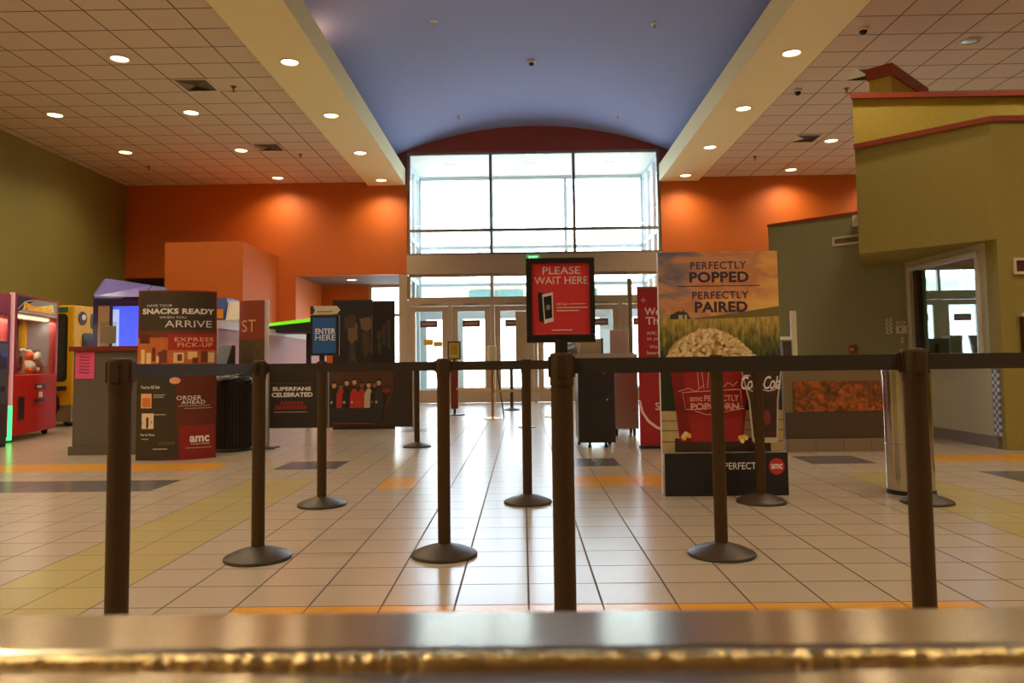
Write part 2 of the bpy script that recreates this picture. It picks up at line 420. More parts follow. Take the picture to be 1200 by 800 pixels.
for nm, x in (('window_6', -3.06), ('window_7', 3.62)):
    mb = MB()
    for y in (YW+0.22, 20.6, 21.5, YO-0.02): mb.box(x-0.05, x+0.05, y, y+0.09, 0, 6.46, PALEFR)
    for z in (0, 2.5, 3.3, 4.4, 6.36): mb.box(x-0.05, x+0.05, YW+0.22, YO, z, z+0.1, PALEFR)
    o = struct(mb.build(nm)); B(x-0.004, x+0.004, YW+0.25, YO, 0.1, 6.36, GLASS).build('pane', o)
# outside: forecourt and the parade of shops across it
struct(B(-70, 70, 23.0, 110, -0.35, -0.05, mat('pale_concrete', (186, 182, 174), 0.9, var=0.08, vscale=0.6)).build('ground_outside'))
b = thing('shop_building', 'cream shop parade with teal fascias seen through the transom window', 'building', (0, 62, -0.05))
SC = mat('cream_stucco', (236, 226, 200), 0.9); TEAL = mat('teal_fascia', (70, 112, 110), 0.8); DKW = mat('shop_glass', (44, 52, 58), 0.3)
B(-40, 40, 0, 10, 0, 7.1, SC).build('wall', b)
B(-40, 40, -3.5, -0.01, 7.0, 7.2, SC).build('canopy', b)  # canopy added to shade the teal fascias below it
for xa, xb in ((-4.3, -2.1), (-1.9, 0.1), (3.6, 6.0), (10.5, 13)):
    B(xa, xb, -0.5, -0.02, 6.2, 6.9, TEAL).build('fascia', b); B(xa, xb, -0.2, -0.02, 5.2, 6.15, DKW).build('shop_window', b)

# ---- ticket booth corner: tall box set at 45 degrees
A = (5.18, 8.38); Bp = (4.14, 9.42)
struct(MB().prism([A, (XR, 8.38), (XR, 8.7), (5.4, 8.7), (5.4, 10.6), (5.18, 10.4), (4.79, 10.79), Bp], 2.28, 3.58, BOOTH).build('wall_booth_upper'))
struct(B(5.18, XR, 8.38, 8.6, 0, 2.28, BOOTH).build('wall_booth_face'))
mb = MB(); e = 0.03
mb.prism([(A[0]-e*0.4, A[1]-e), (XR, A[1]-e), (XR, A[1]+0.1), (A[0]+0.05, A[1]+0.1)], 3.58, 3.64, TRIMRED)
mb.prism([(A[0]-e*0.4, A[1]-e), (A[0]+0.05, A[1]+0.1), (Bp[0]+0.09, Bp[1]+0.06), (Bp[0]-e, Bp[1]-e)], 3.58, 3.64, TRIMRED)
struct(mb.build('trim_8'))
struct(MB().prism([(4.17, 9.5), (XR, 9.5), (XR, 9.7), (4.32, 9.7)], 3.582, 4.24, BOOTHHI).build('wall_booth_parapet'))
struct(MB().prism([(4.12, 9.45), (XR, 9.45), (XR, 9.75), (4.34, 9.75)], 4.24, 4.305, TRIMRED).build('trim_9'))
# small raised fin on the parapet running away at 45 degrees
def rot45(x, y, cx, cy): r = math.sqrt(.5); return (cx+r*(x-y), cy+r*(x+y))
q = [rot45(x, y, 5.08, 10.35) for x, y in ((0, 0), (1.4, 0), (1.4, 0.29), (0, 0.29))]
struct(MB().prism(q, 3.58, 4.86, BOOTHHI).build('wall_booth_fin'))
q = [rot45(x, y, 5.08, 10.35) for x, y in ((-0.03, -0.03), (1.43, -0.03), (1.43, 0.32), (-0.03, 0.32))]
struct(MB().prism(q, 4.86, 5.02, TRIMRED).build('trim_10'))
# recessed wall with the ticket window
JAMB = mat('grey_green_wall', (190, 188, 158), 0.75, var=0.12, vscale=40)
mb = MB(); W0, W1, WZ0, WZ1 = 8.72, 10.3, 1.0, 2.2
mb.box(5.18, 5.4, 8.6, W0, 0, 2.28, JAMB); mb.box(5.18, 5.4, W1, 10.6, 0, 2.28, JAMB)
mb.box(5.18, 5.4, W0, W1, 0, WZ0, JAMB); mb.box(5.18, 5.4, W0, W1, WZ1, 2.28, JAMB)
struct(mb.build('wall_booth_side'))
struct(B(5.16, 5.18, 8.5, 10.4, 0.0, 0.13, mat('taupe_base', (128, 114, 98), 0.5)).build('baseboard_booth'))
WHF = mat('pale_window_frame', (206, 202, 190), 0.5)
mb = MB(); mb.box(5.15, 5.26, W0, W0+0.05, WZ0, WZ1, WHF); mb.box(5.15, 5.26, W1-0.06, W1, WZ0, WZ1, WHF)
mb.box(5.15, 5.26, W0+0.05, W1-0.06, WZ1-0.05, WZ1, WHF); mb.box(5.1, 5.26, W0+0.05, W1-0.06, WZ0, WZ0+0.05, WHF)
o = struct(mb.build('window_8'))
B(5.235, 5.243, W0+0.05, W1-0.06, WZ0+0.05, WZ1-0.05, glassmat('blue_tinted_glass', (214, 234, 244))).build('pane', o)
B(5.2, 5.26, W1-0.16, W1-0.06, WZ0+0.05, WZ1-0.05, mat('dark_brown_frame', (60, 44, 30), 0.5)).build('inner_jamb', o)
# checker tile strip near the corner
mb = MB(); CB = mat('blue_tile', (84, 98, 150), 0.3); CW = mat('pale_tile', (196, 196, 200), 0.3)
for r_ in range(18):
    for q_ in range(3): mb.box(5.166, 5.18, 8.45+q_*0.04, 8.49+q_*0.04, 0.14+r_*0.04, 0.18+r_*0.04, CB if (r_+q_) % 2 else CW)
struct(mb.build('trim_11'))
# sage green wall at 45 degrees
d1 = (5.18, 10.4); d2 = (3.80, 11.78)
struct(MB().prism([d1, (d1[0]+0.12, d1[1]+0.12), (d2[0]+0.12, d2[1]+0.12), d2], 0, 3.04, SAGE).build('wall_sage'))
mb = MB().prism([(d1[0]-0.02, d1[1]-0.02), (d1[0]+0.1, d1[1]+0.1), (d2[0]+0.1, d2[1]+0.1), (d2[0]-0.02, d2[1]-0.02)], 3.04, 3.075, TRIMRED)
struct(mb.build('trim_12'))

# ---------------------------------------------------------------- recessed downlights
LENS = mat('lamp_lens', (255, 226, 176), 0.5, emit=7.0, ecol=(255, 226, 176)); OFFL = mat('unlit_lens', (150, 140, 124), 0.2)
RING = mat('lamp_ring', (228, 214, 188), 0.4)
def downlight_master():
    t = thing('downlight', 'x', 'ceiling light')
    MB().lathe([(0.135, 0.0), (0.150, -0.004), (0.155, -0.012), (0.138, -0.016), (0.125, -0.008), (0.122, 0.0)], RING, n=28).build('trim_ring', t, smooth=True)
    MB().lathe([(1e-6, -0.007), (0.06, -0.0065), (0.123, -0.004)], LENS, n=24).build('lens', t, smooth=True)
    return t
def lamp(loc, power=SPOT_W, size=150):
    l = bpy.data.lights.new('bulb', 'SPOT'); l.energy = power; l.color = WARM; l.spot_size = math.radians(size); l.spot_blend = 0.9; l.shadow_soft_size = 0.1
    o = bpy.data.objects.new('bulb', l); COL.objects.link(o); return o
DLM = downlight_master(); first = [True]
def place_light(x, y, z, label, power=SPOT_W, group='recessed downlights'):
    t = DLM if first[0] else copy_tree_nolamp(DLM)
    first[0] = False
    t.location = (x, y, z); tag(t, label, 'ceiling light', group)
    b = lamp(None, power); b.parent = t; b.location = (0, 0, -0.04)
    return t
def copy_tree_nolamp(o):
    d = o.copy(); COL.objects.link(d)
    for ch in o.children:
        if ch.type == 'MESH': e = ch.copy(); COL.objects.link(e); e.parent = d
    return d
ordw = ['nearest', 'second', 'third', 'fourth', 'fifth', 'sixth', 'seventh', 'eighth', 'ninth']
rows = [(-6.08, ZC, 'beside the claw machine side beam', 0), (-8.62, ZC, 'in the tiles along the olive wall', 0),
        (9.25, ZC, 'added out of view beyond the ticket booth', 0), (-3.48, 5.6, 'in the claw machine side beam', 0), (4.1, 5.6, 'in the ticket booth side beam', 0), (6.71, ZC, 'in the tiles above the ticket booth', 0)]  # column beyond the booth is unseen, added to light the booth interior
for x, z, where, _ in rows:
    for k, y in enumerate((18.9, 16.4, 13.87, 11.35, 8.8, 6.25, 3.7, 1.15, -1.4)):
        if x == 6.71 and k == 3: continue
        if (x == -8.62 and k == 0) or (x == 9.25 and k > 3): continue
        place_light(x, y, z, 'lit downlight %s, %s' % (where, 'nearest the orange wall' if k == 0 else ordw[k]+' from the orange wall'), SPOT_W*(2.2 if k >= 7 else 1.0))  # unseen near rows continue the grid to light the room, closest ones boosted
t = thing('downlight', 'round unlit downlight in the tiled ceiling above the ticket booth fin', 'ceiling light', (6.74, 11.27, ZC))
MB().lathe([(0.135, 0.0), (0.150, -0.004), (0.155, -0.012), (0.138, -0.016), (0.125, -0.008), (0.122, 0.0)], RING, n=28).build('trim_ring', t, smooth=True)
MB().lathe([(1e-6, -0.02), (0.06, -0.016), (0.123, -0.004)], OFFL, n=24).build('lens', t, smooth=True)
place_light(-4.6, 20.6, AZ, 'round lit downlight in the low passage beyond the dark poster stand', 90)
for x, w in ((-1.95, 'under the first window bay'), (0.24, 'under the middle window bay'), (2.46, 'under the last window bay')):
    place_light(x, 21.05, 6.5, 'small downlight in the white porch ceiling, '+w, 60, 'porch downlights')
# warm cove lamp on the back of the beam, washing the vault
t = thing('cove_lamp', 'warm strip lamp hidden behind the cream beam, glowing on the blue vault', 'cove light', (-3.55, 12.0, 6.03))
B(-0.06, 0.06, -0.35, 0.35, 0.0, 0.03, RING).build('housing', t)
l = bpy.data.lights.new('tube', 'AREA'); l.shape = 'RECTANGLE'; l.size = 0.1; l.size_y = 0.7; l.energy = 60; l.color = (1.0, 0.55, 0.25)
o = bpy.data.objects.new('tube', l); COL.objects.link(o); o.parent = t; o.location = (0, 0, 0.05); o.rotation_euler = Vector((0.8, 0.0, 0.6)).to_track_quat('-Z', 'Y').to_euler()

# ceiling diffusers, sprinklers, sensors
DKL = mat('louvre_dark', (92, 80, 66), 0.6); PALE = mat('diffuser_white', (224, 212, 190), 0.6)
def diffuser(x, y, label):
    t = thing('ceiling_vent', label, 'air vent', (x, y, ZC))
    mb = MB(); h = 0.29
    for a, b_ in ((h, h-0.03),):
        mb.box(-a, a, -a, -b_, -0.012, 0, PALE); mb.box(-a, a, b_, a, -0.012, 0, PALE); mb.box(-a, -b_, -b_, b_, -0.012, 0, PALE); mb.box(b_, a, -b_, b_, -0.012, 0, PALE)
    mb.build('frame', t)
    mb = MB()
    mb.add([(-0.26, -0.26, -0.004), (0.26, -0.26, -0.004), (0.26, 0.26, -0.004), (-0.26, 0.26, -0.004)], [(0, 3, 2, 1)], DKL)
    for k in range(5):
        o_ = 0.25-k*0.045; i_ = o_-0.03
        for s in range(4):
            ca, sa = ((1, 0), (0, 1), (-1, 0), (0, -1))[s]
            R_ = lambda u, w: (u*ca-w*sa, u*sa+w*ca)
            p = [R_(-o_, -o_)+(-0.008,), R_(o_, -o_)+(-0.008,), R_(i_, -i_)+(-0.02,), R_(-i_, -i_)+(-0.02,)]
            mb.add(p, [(0, 1, 2, 3)], PALE if s in (2, 3) else DKL)  # pale and dark sides: lit and shaded slats set by colour
    mb.build('louvre', t)
for x, y, w in ((-5.4, 12.5, 'in the claw machine side ceiling, between the second and third lamp rows'), (-5.42, 16.2, 'in the claw machine side ceiling, closer to the orange wall'),
                (6.07, 16.2, 'in the ticket booth side ceiling, closer to the orange wall'), (5.77, 12.55, 'partly hidden behind the ticket booth fin')):
    diffuser(x, y, 'square ceiling vent '+w)
SPR = mat('sprinkler_metal', (120, 92, 70), 0.4, 0.7)
def sprinkler(x, y, z, label):
    t = thing('sprinkler_head', label, 'sprinkler', (x, y, z), 0, 'fire sprinklers')
    MB().lathe([(0.05, 0), (0.05, -0.006), (0.018, -0.012), (0.014, -0.06), (1e-6, -0.06)], SPR, n=14).build('body', t, smooth=True)
    MB().lathe([(1e-6, -0.085), (0.035, -0.085), (0.035, -0.08), (1e-6, -0.08)], SPR, n=14).build('deflector', t)
for x, y, w in ((-4.81, 12.6, 'beside the larger vent near the claw machine side beam'), (-4.9, 16.8, 'beyond the farther vent near the claw machine side beam'), (-8.7, 17.6, 'in the far corner over the claw machines'),
                (5.7, 13.2, 'in front of the booth fin'), (5.43, 17.6, 'closest to the orange wall on the booth side')):
    sprinkler(x, y, ZC, 'small pendant sprinkler head '+w)
def vz(x): return vcz+math.sqrt(vr*vr-(x-vcx)**2)
for x, y, w in ((-1.47, 12.94, 'nearer one on the claw machine side'), (2.37, 13.07, 'nearer one, ticket booth side'), (-1.46, 18.09, 'close to the arched end, claw machine side'), (2.34, 18.04, 'close to the arched end, ticket booth side')):
    t = thing('vault_sprinkler', 'small white sprinkler cup in the blue vault, '+w, 'sprinkler', (x, y, vz(x)), 0, 'vault sprinklers')
    MB().lathe([(0.055, 0.02), (0.06, -0.012), (0.03, -0.02), (0.02, -0.06), (1e-6, -0.06)], WHITE, n=16).build('cup', t, smooth=True)
    MB().lathe([(1e-6, -0.078), (0.03, -0.078), (0.03, -0.07), (1e-6, -0.07)], SPR, n=12).build('deflector', t)
def domecam(x, y, z, label):
    t = thing('dome_camera', label, 'security camera', (x, y, z))
    MB().lathe([(0.075, 0.01), (0.08, -0.03), (0.06, -0.045), (1e-6, -0.045)], WHITE, n=20).build('mount', t, smooth=True)
    MB().lathe([(0.055, -0.045), (0.05, -0.075), (0.03, -0.098), (1e-6, -0.104)], mat('smoked_dome', (30, 26, 24), 0.1), n=20).build('dome', t, smooth=True)
domecam(0.25, 15.23, vz(0.25), 'white dome camera in the middle of the blue vault')
domecam(4.91, 10.75, ZC, 'dome camera in the tiled ceiling above the booth parapet, nearer one')
domecam(4.86, 13.22, ZC, 'dome camera in the tiled ceiling beside the cream beam, farther one')
t = thing('exit_sign', 'small green lit exit sign hung before the beige header above the doors', 'sign', (0.13, 19.3, 3.56))
B(0, 0.32, 0, 0.06, 0, 0.16, mat('exit_green', (40, 190, 90), 0.5, emit=0.9)).build('panel', t)
a = Art().px(0, 32, 0, 16, 0.32, 0.16); a.text('EXIT', 5, 3, 27, 13, mat('exit_letters', (210, 255, 220), 0.5, emit=1.2), 0.02); a.build('lettering', t)
B(0.14, 0.18, 0.06, 0.17, 0.05, 0.11, WHITE).build('bracket', t)

# ---------------------------------------------------------------- metal counter in front of the camera
def brushed():
    m = bpy.data.materials.new('brushed_counter_steel'); m.use_nodes = True; nt = m.node_tree; b_ = nt.nodes['Principled BSDF']; N = nt.nodes.new; L = nt.links.new
    b_.inputs['Base Color'].default_value = rgb((218, 202, 172)); b_.inputs['Metallic'].default_value = 1; b_.inputs['Roughness'].default_value = 0.22
    b_.inputs['Anisotropic'].default_value = 0.85
    tg = N('ShaderNodeTangent'); tg.direction_type = 'RADIAL'; tg.axis = 'X'; L(tg.outputs[0], b_.inputs['Tangent']); b_.inputs['Anisotropic Rotation'].default_value = ANI
    return m
ANI = 0.0
BRUSH = brushed()
t = thing('service_counter', 'brushed metal service counter edge with raised lip across the foreground', 'counter', (0, 0, 0))
mb = MB(); lip = []
prof = [(0.414, 0.80), (0.410, 0.842), (0.412, 0.847), (0.418, 0.85), (0.474, 0.85), (0.480, 0.848), (0.484, 0.842), (0.484, 0.78), (0.44, 0.78)]
mb.xprism(prof, -2.2, 2.2, BRUSH); mb.build('raised_lip', t)
MB().tube((-2.2, 0.409, 0.846), (2.2, 0.409, 0.846), 0.0045, mat('rolled_edge_metal', (222, 196, 140), 0.25, 1.0, bump=0.5, vscale=120)).build('rolled_edge', t, smooth=True)
B(-2.2, 2.2, -0.32, 0.413, 0.79, 0.8445, BRUSH).build('worktop', t, bevel=0.003)
B(-2.15, 2.15, -0.28, 0.45, 0.1, 0.78, mat('counter_front', (92, 74, 56), 0.5)).build('counter_front', t)
B(-2.1, 2.1, -0.25, 0.36, 0, 0.1, RUBBER).build('toe_kick', t)

# ---------------------------------------------------------------- belt stanchions
def post_parts(t, pm=POSTM, h=1.03, br=0.17, head=True):
    MB().lathe([(br, 0), (br+0.003, 0.006), (br, 0.016), (br-0.012, 0.022), (br*0.75, 0.036), (br*0.45, 0.052), (br*0.24, 0.062), (0.032, 0.066)], PBASE, n=40).build('base', t, smooth=True)
    MB().lathe([(0.0335, 0.066), (0.0335, h-0.1)], pm, n=24).build('pole', t, smooth=True)
    if head:
        mb = MB(); mb.lathe([(0.0365, h-0.1), (0.0365, h-0.012), (0.033, h-0.003), (0.02, h), (1e-6, h)], pm, n=24)
        for ca, sa in ((1, 0), (0, 1), (-1, 0), (0, -1)):
            mb.box(min(ca*0.03, ca*0.041)-(0.013 if sa else 0), max(ca*0.03, ca*0.041)+(0.013 if sa else 0), min(sa*0.03, sa*0.041)-(0.013 if ca else 0), max(sa*0.03, sa*0.041)+(0.013 if ca else 0), h-0.075, h-0.012, pm)
        mb.build('belt_cassette', t, smooth=True)
def belt(t, p, q, z0=0.965, z1=1.012, m=None, drop=0.0):
    d = Vector((q[0]-p[0], q[1]-p[1], 0)); L_ = d.length; d.normalize(); nrm = Vector((-d.y, d.x, 0))*0.0012
    mb = MB(); K = 12; v = []; f = []
    for k in range(K+1):
        s = 0.036+(L_-0.072)*k/K; sag = -drop*4*(k/K)*(1-k/K)
        for zz in (z0, z1):
            for sg in (-1, 1): v.append(tuple(d*s+nrm*sg+Vector((0, 0, zz+sag))))
    for k in range(K):
        a_ = 4*k; b_ = a_+4
        f += [(a_, b_, b_+2, a_+2), (a_+1, a_+3, b_+3, b_+1), (a_+2, b_+2, b_+3, a_+3), (a_, a_+1, b_+1, b_)]
    mb.add(v, f, m or BELTM)
    e_ = d*(L_-0.05); w_ = d*(L_-0.034); nn = nrm*5
    mb.add([e_+nn+Vector((0, 0, z0-.004)), w_+nn+Vector((0, 0, z0-.004)), w_-nn+Vector((0, 0, z0-.004)), e_-nn+Vector((0, 0, z0-.004)),
            e_+nn+Vector((0, 0, z1+.004)), w_+nn+Vector((0, 0, z1+.004)), w_-nn+Vector((0, 0, z1+.004)), e_-nn+Vector((0, 0, z1+.004))],
           [(0, 1, 2, 3), (4, 7, 6, 5), (0, 4, 5, 1), (1, 5, 6, 2), (2, 6, 7, 3), (3, 7, 4, 0)], POSTM)
    mb.build('belt', t)
posts = [(-1.237, 2.35, 'black belt post by the metal counter, leftmost of the near row'),
         (0.117, 2.35, 'black belt post by the metal counter carrying the red please wait here sign'),
         (1.185, 2.35, 'black belt post by the metal counter, standing before the steel litter bin'),
         (2.5, 2.35, 'black belt post by the metal counter, beyond the edge of the view'),
         (-1.395, 4.05, 'black belt post with its base in the open, nearest the dark red snacks banner'),
         (-0.425, 4.08, 'black belt post in the middle row, just left of the red sign post'),
         (1.01, 4.04, 'black belt post in the middle row, before the popcorn display'),
         (-1.455, 5.55, 'black belt post carrying the blue enter here sign'),
         (0.02, 5.57, 'black belt post in the far queue row, just left of the red sign post'),
         (1.665, 5.5, 'black belt post in the far queue row, close to the popcorn display corner'),
         (2.78, 5.42, 'black belt post in the far queue row, beside the steel litter bin'),
         (-1.30, 9.38, 'black belt post at the end of the printed crowd barrier'),
         (-0.25, 16.4, 'thin black belt post standing close to the glass doors')]
links = [(0, 4), (1, 2), (2, 3), (4, 5), (5, 6), (7, 8), (8, 9), (9, 10)]
PM = None
for i, (x, y, lb) in enumerate(posts):
    if PM is None:
        t = thing('belt_stanchion', lb, 'stanchion', (x, y, 0), 0, 'black belt stanchions'); post_parts(t); PM = t
        PARTS = list(t.children)
    else:
        t = PM.copy(); COL.objects.link(t); t.location = (x, y, 0); t['label'] = lb
        for ch in PARTS:
            e = ch.copy(); COL.objects.link(e); e.parent = t
    for a_, b_ in links:
        if a_ == i: belt(t, posts[a_][:2], posts[b_][:2])
# brass posts with a low belt by the doors
BRASS = mat('brass_metal', (200, 150, 84), 0.3, 0.9)
t = thing('brass_stanchion', 'slim brass post with a pale sign tube on top before the glass doors', 'stanchion', (-0.56, 13.9, 0))
MB().lathe([(0.17, 0), (0.17, 0.012), (0.06, 0.03), (0.03, 0.05)], BRASS, n=28).build('base', t, smooth=True)
MB().lathe([(0.027, 0.05), (0.027, 0.95), (1e-6, 0.95)], BRASS, n=16).build('pole', t, smooth=True)
MB().lathe([(0.07, 0.9), (0.085, 0.93), (0.085, 1.3), (0.07, 1.32), (1e-6, 1.32)], CREAM, n=20).build('sign_tube', t, smooth=True)
belt(t, (-0.56, 13.9), (-1.33, 15.05), 0.49, 0.54, mat('yellow_webbing', (196, 160, 96), 0.8))
belt(t, (-0.56, 13.9), (0.55, 14.2), 0.47, 0.52, MATS['yellow_webbing'])
t = thing('brass_stanchion', 'slim brass post behind the red sign, ending the yellow belt', 'stanchion', (0.55, 14.2, 0))
MB().lathe([(0.17, 0), (0.17, 0.012), (0.06, 0.03), (0.03, 0.05)], BRASS, n=28).build('base', t, smooth=True)
MB().lathe([(0.027, 0.05), (0.027, 0.95), (1e-6, 0.95)], BRASS, n=16).build('pole', t, smooth=True)
t = thing('notice_stand', 'dark floor stand with a yellow notice before the first glass doors', 'sign stand', (-1.35, 15.1, 0))
MB().lathe([(0.2, 0), (0.2, 0.015), (0.05, 0.03), (0.025, 0.04)], BLACK, n=24).build('base', t, smooth=True)
MB().lathe([(0.022, 0.04), (0.022, 1.1), (1e-6, 1.1)], BLACK, n=12).build('pole', t, smooth=True)
B(-0.13, 0.13, -0.03, -0.01, 1.08, 1.44, mat('brown_frame', (70, 58, 40), 0.5)).build('frame', t)
a = Art(lambda u, v, d: (u-0.13, -0.03-d, v+1.08)).px(0, 26, 0, 36, 0.26, 0.36); YN = P('yellow', (200, 168, 66)); a.rect(3, 3, 23, 33, YN)
DKP = P('brown_ink', (80, 62, 30))
for k in range(5): a.rect(6, 8+k*4, 20, 9.4+k*4, DKP)
a.build('notice', t)
B(-0.07, 0.07, -0.035, -0.01, 0.12, 0.95, mat('maroon_panel', (110, 40, 34), 0.5)).build('lower_panel', t)
t = thing('leaning_rod', 'thin dark rod propped beside the brass post', 'rod', (-0.44, 14.05, 0))
MB().tube((0.08, 0.1, 0.0), (-0.04, 0.0, 0.92), 0.012, BLACK).build('rod', t, smooth=True)

# ---------------------------------------------------------------- signs on the posts
WT = P('white_ink', (238, 232, 222)); RD = P('sign_red', (222, 58, 60)); DK = P('near_black', (30, 24, 20))
t = thing('wait_here_sign', 'red please wait here sign in a black frame on top of the near post', 'sign', (0.117, 2.35, 1.03))
MB().lathe([(0.02, 0), (0.02, 0.04)], BLACK, n=14).build('stem', t, smooth=True)
x0, x1, z0, z1 = -0.105, 0.105, 0.03, 0.29
mb = MB(); mb.box(x0, x1, -0.012, 0.012, z0, z0+0.024, BLACK); mb.box(x0, x1, -0.012, 0.012, z1-0.016, z1, BLACK)
mb.box(x0, x0+0.018, -0.012, 0.012, z0+0.024, z1-0.016, BLACK); mb.box(x1-0.016, x1, -0.012, 0.012, z0+0.024, z1-0.016, BLACK); mb.box(x0+0.018, x1-0.016, 0.0, 0.0115, z0+0.024, z1-0.016, BLACK)
FRP = mb.build('frame', t, bevel=0.003)
a = Art(lambda u, v, d: (x0+u, -0.004-d, z0+v), eps=0.0003).px(617, 694, 303.5, 402, 0.21, 0.26)
a.rect(623.5, 309, 688.5, 393.5, RD)
a.text('PLEASE', 636, 314, 678, 322.5, WT, 0.0); a.text('WAIT HERE', 626.5, 325.5, 686.5, 334, WT, 0.0)
a.poly([(630, 343), (637, 344.5), (637, 379), (631.5, 377)], DK); a.poly([(635, 346), (647, 343.5), (647.5, 377), (637, 380)], WT); a.poly([(636.3, 349), (645.6, 347), (646, 373), (638, 375)], DK)
a.ell(641.5, 361, 2.4, 3.2, P('grey_ink', (150, 140, 136)))
a.text('AMC Stubs', 651, 356, 663, 358.6, WT, 0.01); a.rect(665, 357, 684, 357.7, WT)
a.rect(651, 361, 686, 362, WT); a.rect(651, 364.6, 676, 365.6, WT); a.rect(645, 387, 668, 388, WT); a.rect(627, 391, 686, 391.6, P('pink_ink', (226, 130, 126)))
a.build('printed_face', FRP)
t = thing('enter_here_sign', 'blue enter here sign with a cream arrow header on a black post', 'sign', (-1.455, 5.55, 1.03))
MB().lathe([(0.02, 0), (0.02, 0.05)], BLACK, n=14).build('stem', t, smooth=True)
x0e, z0e = -0.085, 0.04
mb = MB(); mb.box(x0e, x0e+0.21, -0.01, 0.014, z0e, z0e+0.295, BLACK); mb.build('frame', t, bevel=0.004)
mb = MB(); mb.yprism([(x0e+0.02, z0e+0.3), (x0e+0.19, z0e+0.3), (x0e+0.215, z0e+0.33), (x0e+0.19, z0e+0.36), (x0e+0.02, z0e+0.36)], -0.008, 0.008, CREAM)
mb.yprism([(x0e+0.0, z0e+0.3), (x0e+0.02, z0e+0.3), (x0e+0.035, z0e+0.33), (x0e+0.02, z0e+0.36), (x0e+0.0, z0e+0.36)], -0.009, 0.009, P('navy', (40, 44, 70)))
mb.build('arrow_header', t)
a = Art(lambda u, v, d: (x0e+u, -0.01-d, z0e+v)).px(364, 397, 368, 416, 0.21, 0.295)
a.rect(367, 371, 393.5, 413, P('sign_blue', (34, 92, 160))); a.text('ENTER', 370, 384, 393, 390.5, WT, 0.02); a.text('HERE', 370, 391.5, 393, 398, WT)
a.rect(372, 363.6, 390, 364.4, P('brown_ink', (80, 62, 30)))
a.build('printed_face', t)

# ---------------------------------------------------------------- popcorn display
t = thing('popcorn_display', 'tall printed display of popcorn bucket and cola glass against a sunset field', 'display', (1.04, 5.85, 0))
WD, HD = 0.91, 1.83
BRD = B(0, WD, 0.004, 0.06, 0.0, HD, WHITE).build('board', t)
B(0.02, WD-0.02, -0.06, -0.001, 0, 0.02, BLACK).build('foot', t)
a = Art(lambda u, v, d: (u, 0.004-d, v), eps=0.00025).px(770, 912, 294, 579, WD, HD)
# sky: soft printed sunset
def skymat():
    m = bpy.data.materials.new('print_sunset'); m.use_nodes = True; nt = m.node_tree; b_ = nt.nodes['Principled BSDF']; N = nt.nodes.new; L = nt.links.new
    tc = N('ShaderNodeTexCoord'); sp = N('ShaderNodeSeparateXYZ'); L(tc.outputs['Object'], sp.inputs[0])
    mp = N('ShaderNodeMapping'); mp.inputs['Scale'].default_value = (2.2, 1, 5.5); L(tc.outputs['Object'], mp.inputs[0])
    nz = N('ShaderNodeTexNoise'); nz.inputs['Scale'].default_value = 1.6; nz.inputs['Detail'].default_value = 5; nz.inputs['Distortion'].default_value = 0.6; L(mp.outputs[0], nz.inputs['Vector'])
    gx = N('ShaderNodeMath'); gx.operation = 'MULTIPLY_ADD'; L(sp.outputs[0], gx.inputs[0]); gx.inputs[1].default_value = 0.45; gx.inputs[2].default_value = -0.32
    gz = N('ShaderNodeMath'); gz.operation = 'MULTIPLY_ADD'; L(sp.outputs[2], gz.inputs[0]); gz.inputs[1].default_value = -0.35; gz.inputs[2].default_value = 0.6
    s1 = N('ShaderNodeMath'); s1.operation = 'ADD'; L(nz.outputs['Fac'], s1.inputs[0]); L(gx.outputs[0], s1.inputs[1])
    s2 = N('ShaderNodeMath'); s2.operation = 'ADD'; L(s1.outputs[0], s2.inputs[0]); L(gz.outputs[0], s2.inputs[1])
    r = N('ShaderNodeValToRGB'); L(s2.outputs[0], r.inputs[0]); e = r.color_ramp.elements
    e[0].position = 0.02; e[0].color = rgb((116, 116, 136)); e[1].position = 0.78; e[1].color = rgb((250, 200, 112))
    for p_, c_ in ((0.2, (166, 136, 128)), (0.36, (226, 160, 112)), (0.48, (212, 140, 96)), (0.62, (244, 178, 96))):
        n_ = e.new(p_); n_.color = rgb(c_)
    L(r.outputs[0], b_.inputs['Base Color']); b_.inputs['Roughness'].default_value = 0.5
    return m
def fieldmat():
    m = bpy.data.materials.new('print_field'); m.use_nodes = True; nt = m.node_tree; b_ = nt.nodes['Principled BSDF']; N = nt.nodes.new; L = nt.links.new
    tc = N('ShaderNodeTexCoord'); sp = N('ShaderNodeSeparateXYZ'); L(tc.outputs['Object'], sp.inputs[0])
    mp = N('ShaderNodeMapping'); mp.inputs['Scale'].default_value = (42, 1, 11); L(tc.outputs['Object'], mp.inputs[0])
    nz = N('ShaderNodeTexNoise'); nz.inputs['Scale'].default_value = 1; nz.inputs['Detail'].default_value = 4; L(mp.outputs[0], nz.inputs['Vector'])
    gz = N('ShaderNodeMath'); gz.operation = 'MULTIPLY_ADD'; L(sp.outputs[2], gz.inputs[0]); gz.inputs[1].default_value = 1.9; gz.inputs[2].default_value = -2.2
    s2 = N('ShaderNodeMath'); s2.operation = 'ADD'; L(nz.outputs['Fac'], s2.inputs[0]); L(gz.outputs[0], s2.inputs[1])
    r = N('ShaderNodeValToRGB'); L(s2.outputs[0], r.inputs[0]); e = r.color_ramp.elements
    e[0].position = 0.15; e[0].color = rgb((38, 48, 26)); e[1].position = 0.86; e[1].color = rgb((210, 176, 84))
    n_ = e.new(0.48); n_.color = rgb((108, 106, 46))
    L(r.outputs[0], b_.inputs['Base Color']); b_.inputs['Roughness'].default_value = 0.5
    return m
a.rect(770, 294, 912, 376, skymat())
a.rect(770, 372.5, 912, 482, fieldmat())
a.poly([(812, 373), (840, 370), (870, 366), (912, 360), (912, 372), (812, 374.5)], P('far_hill', (126, 110, 60)))
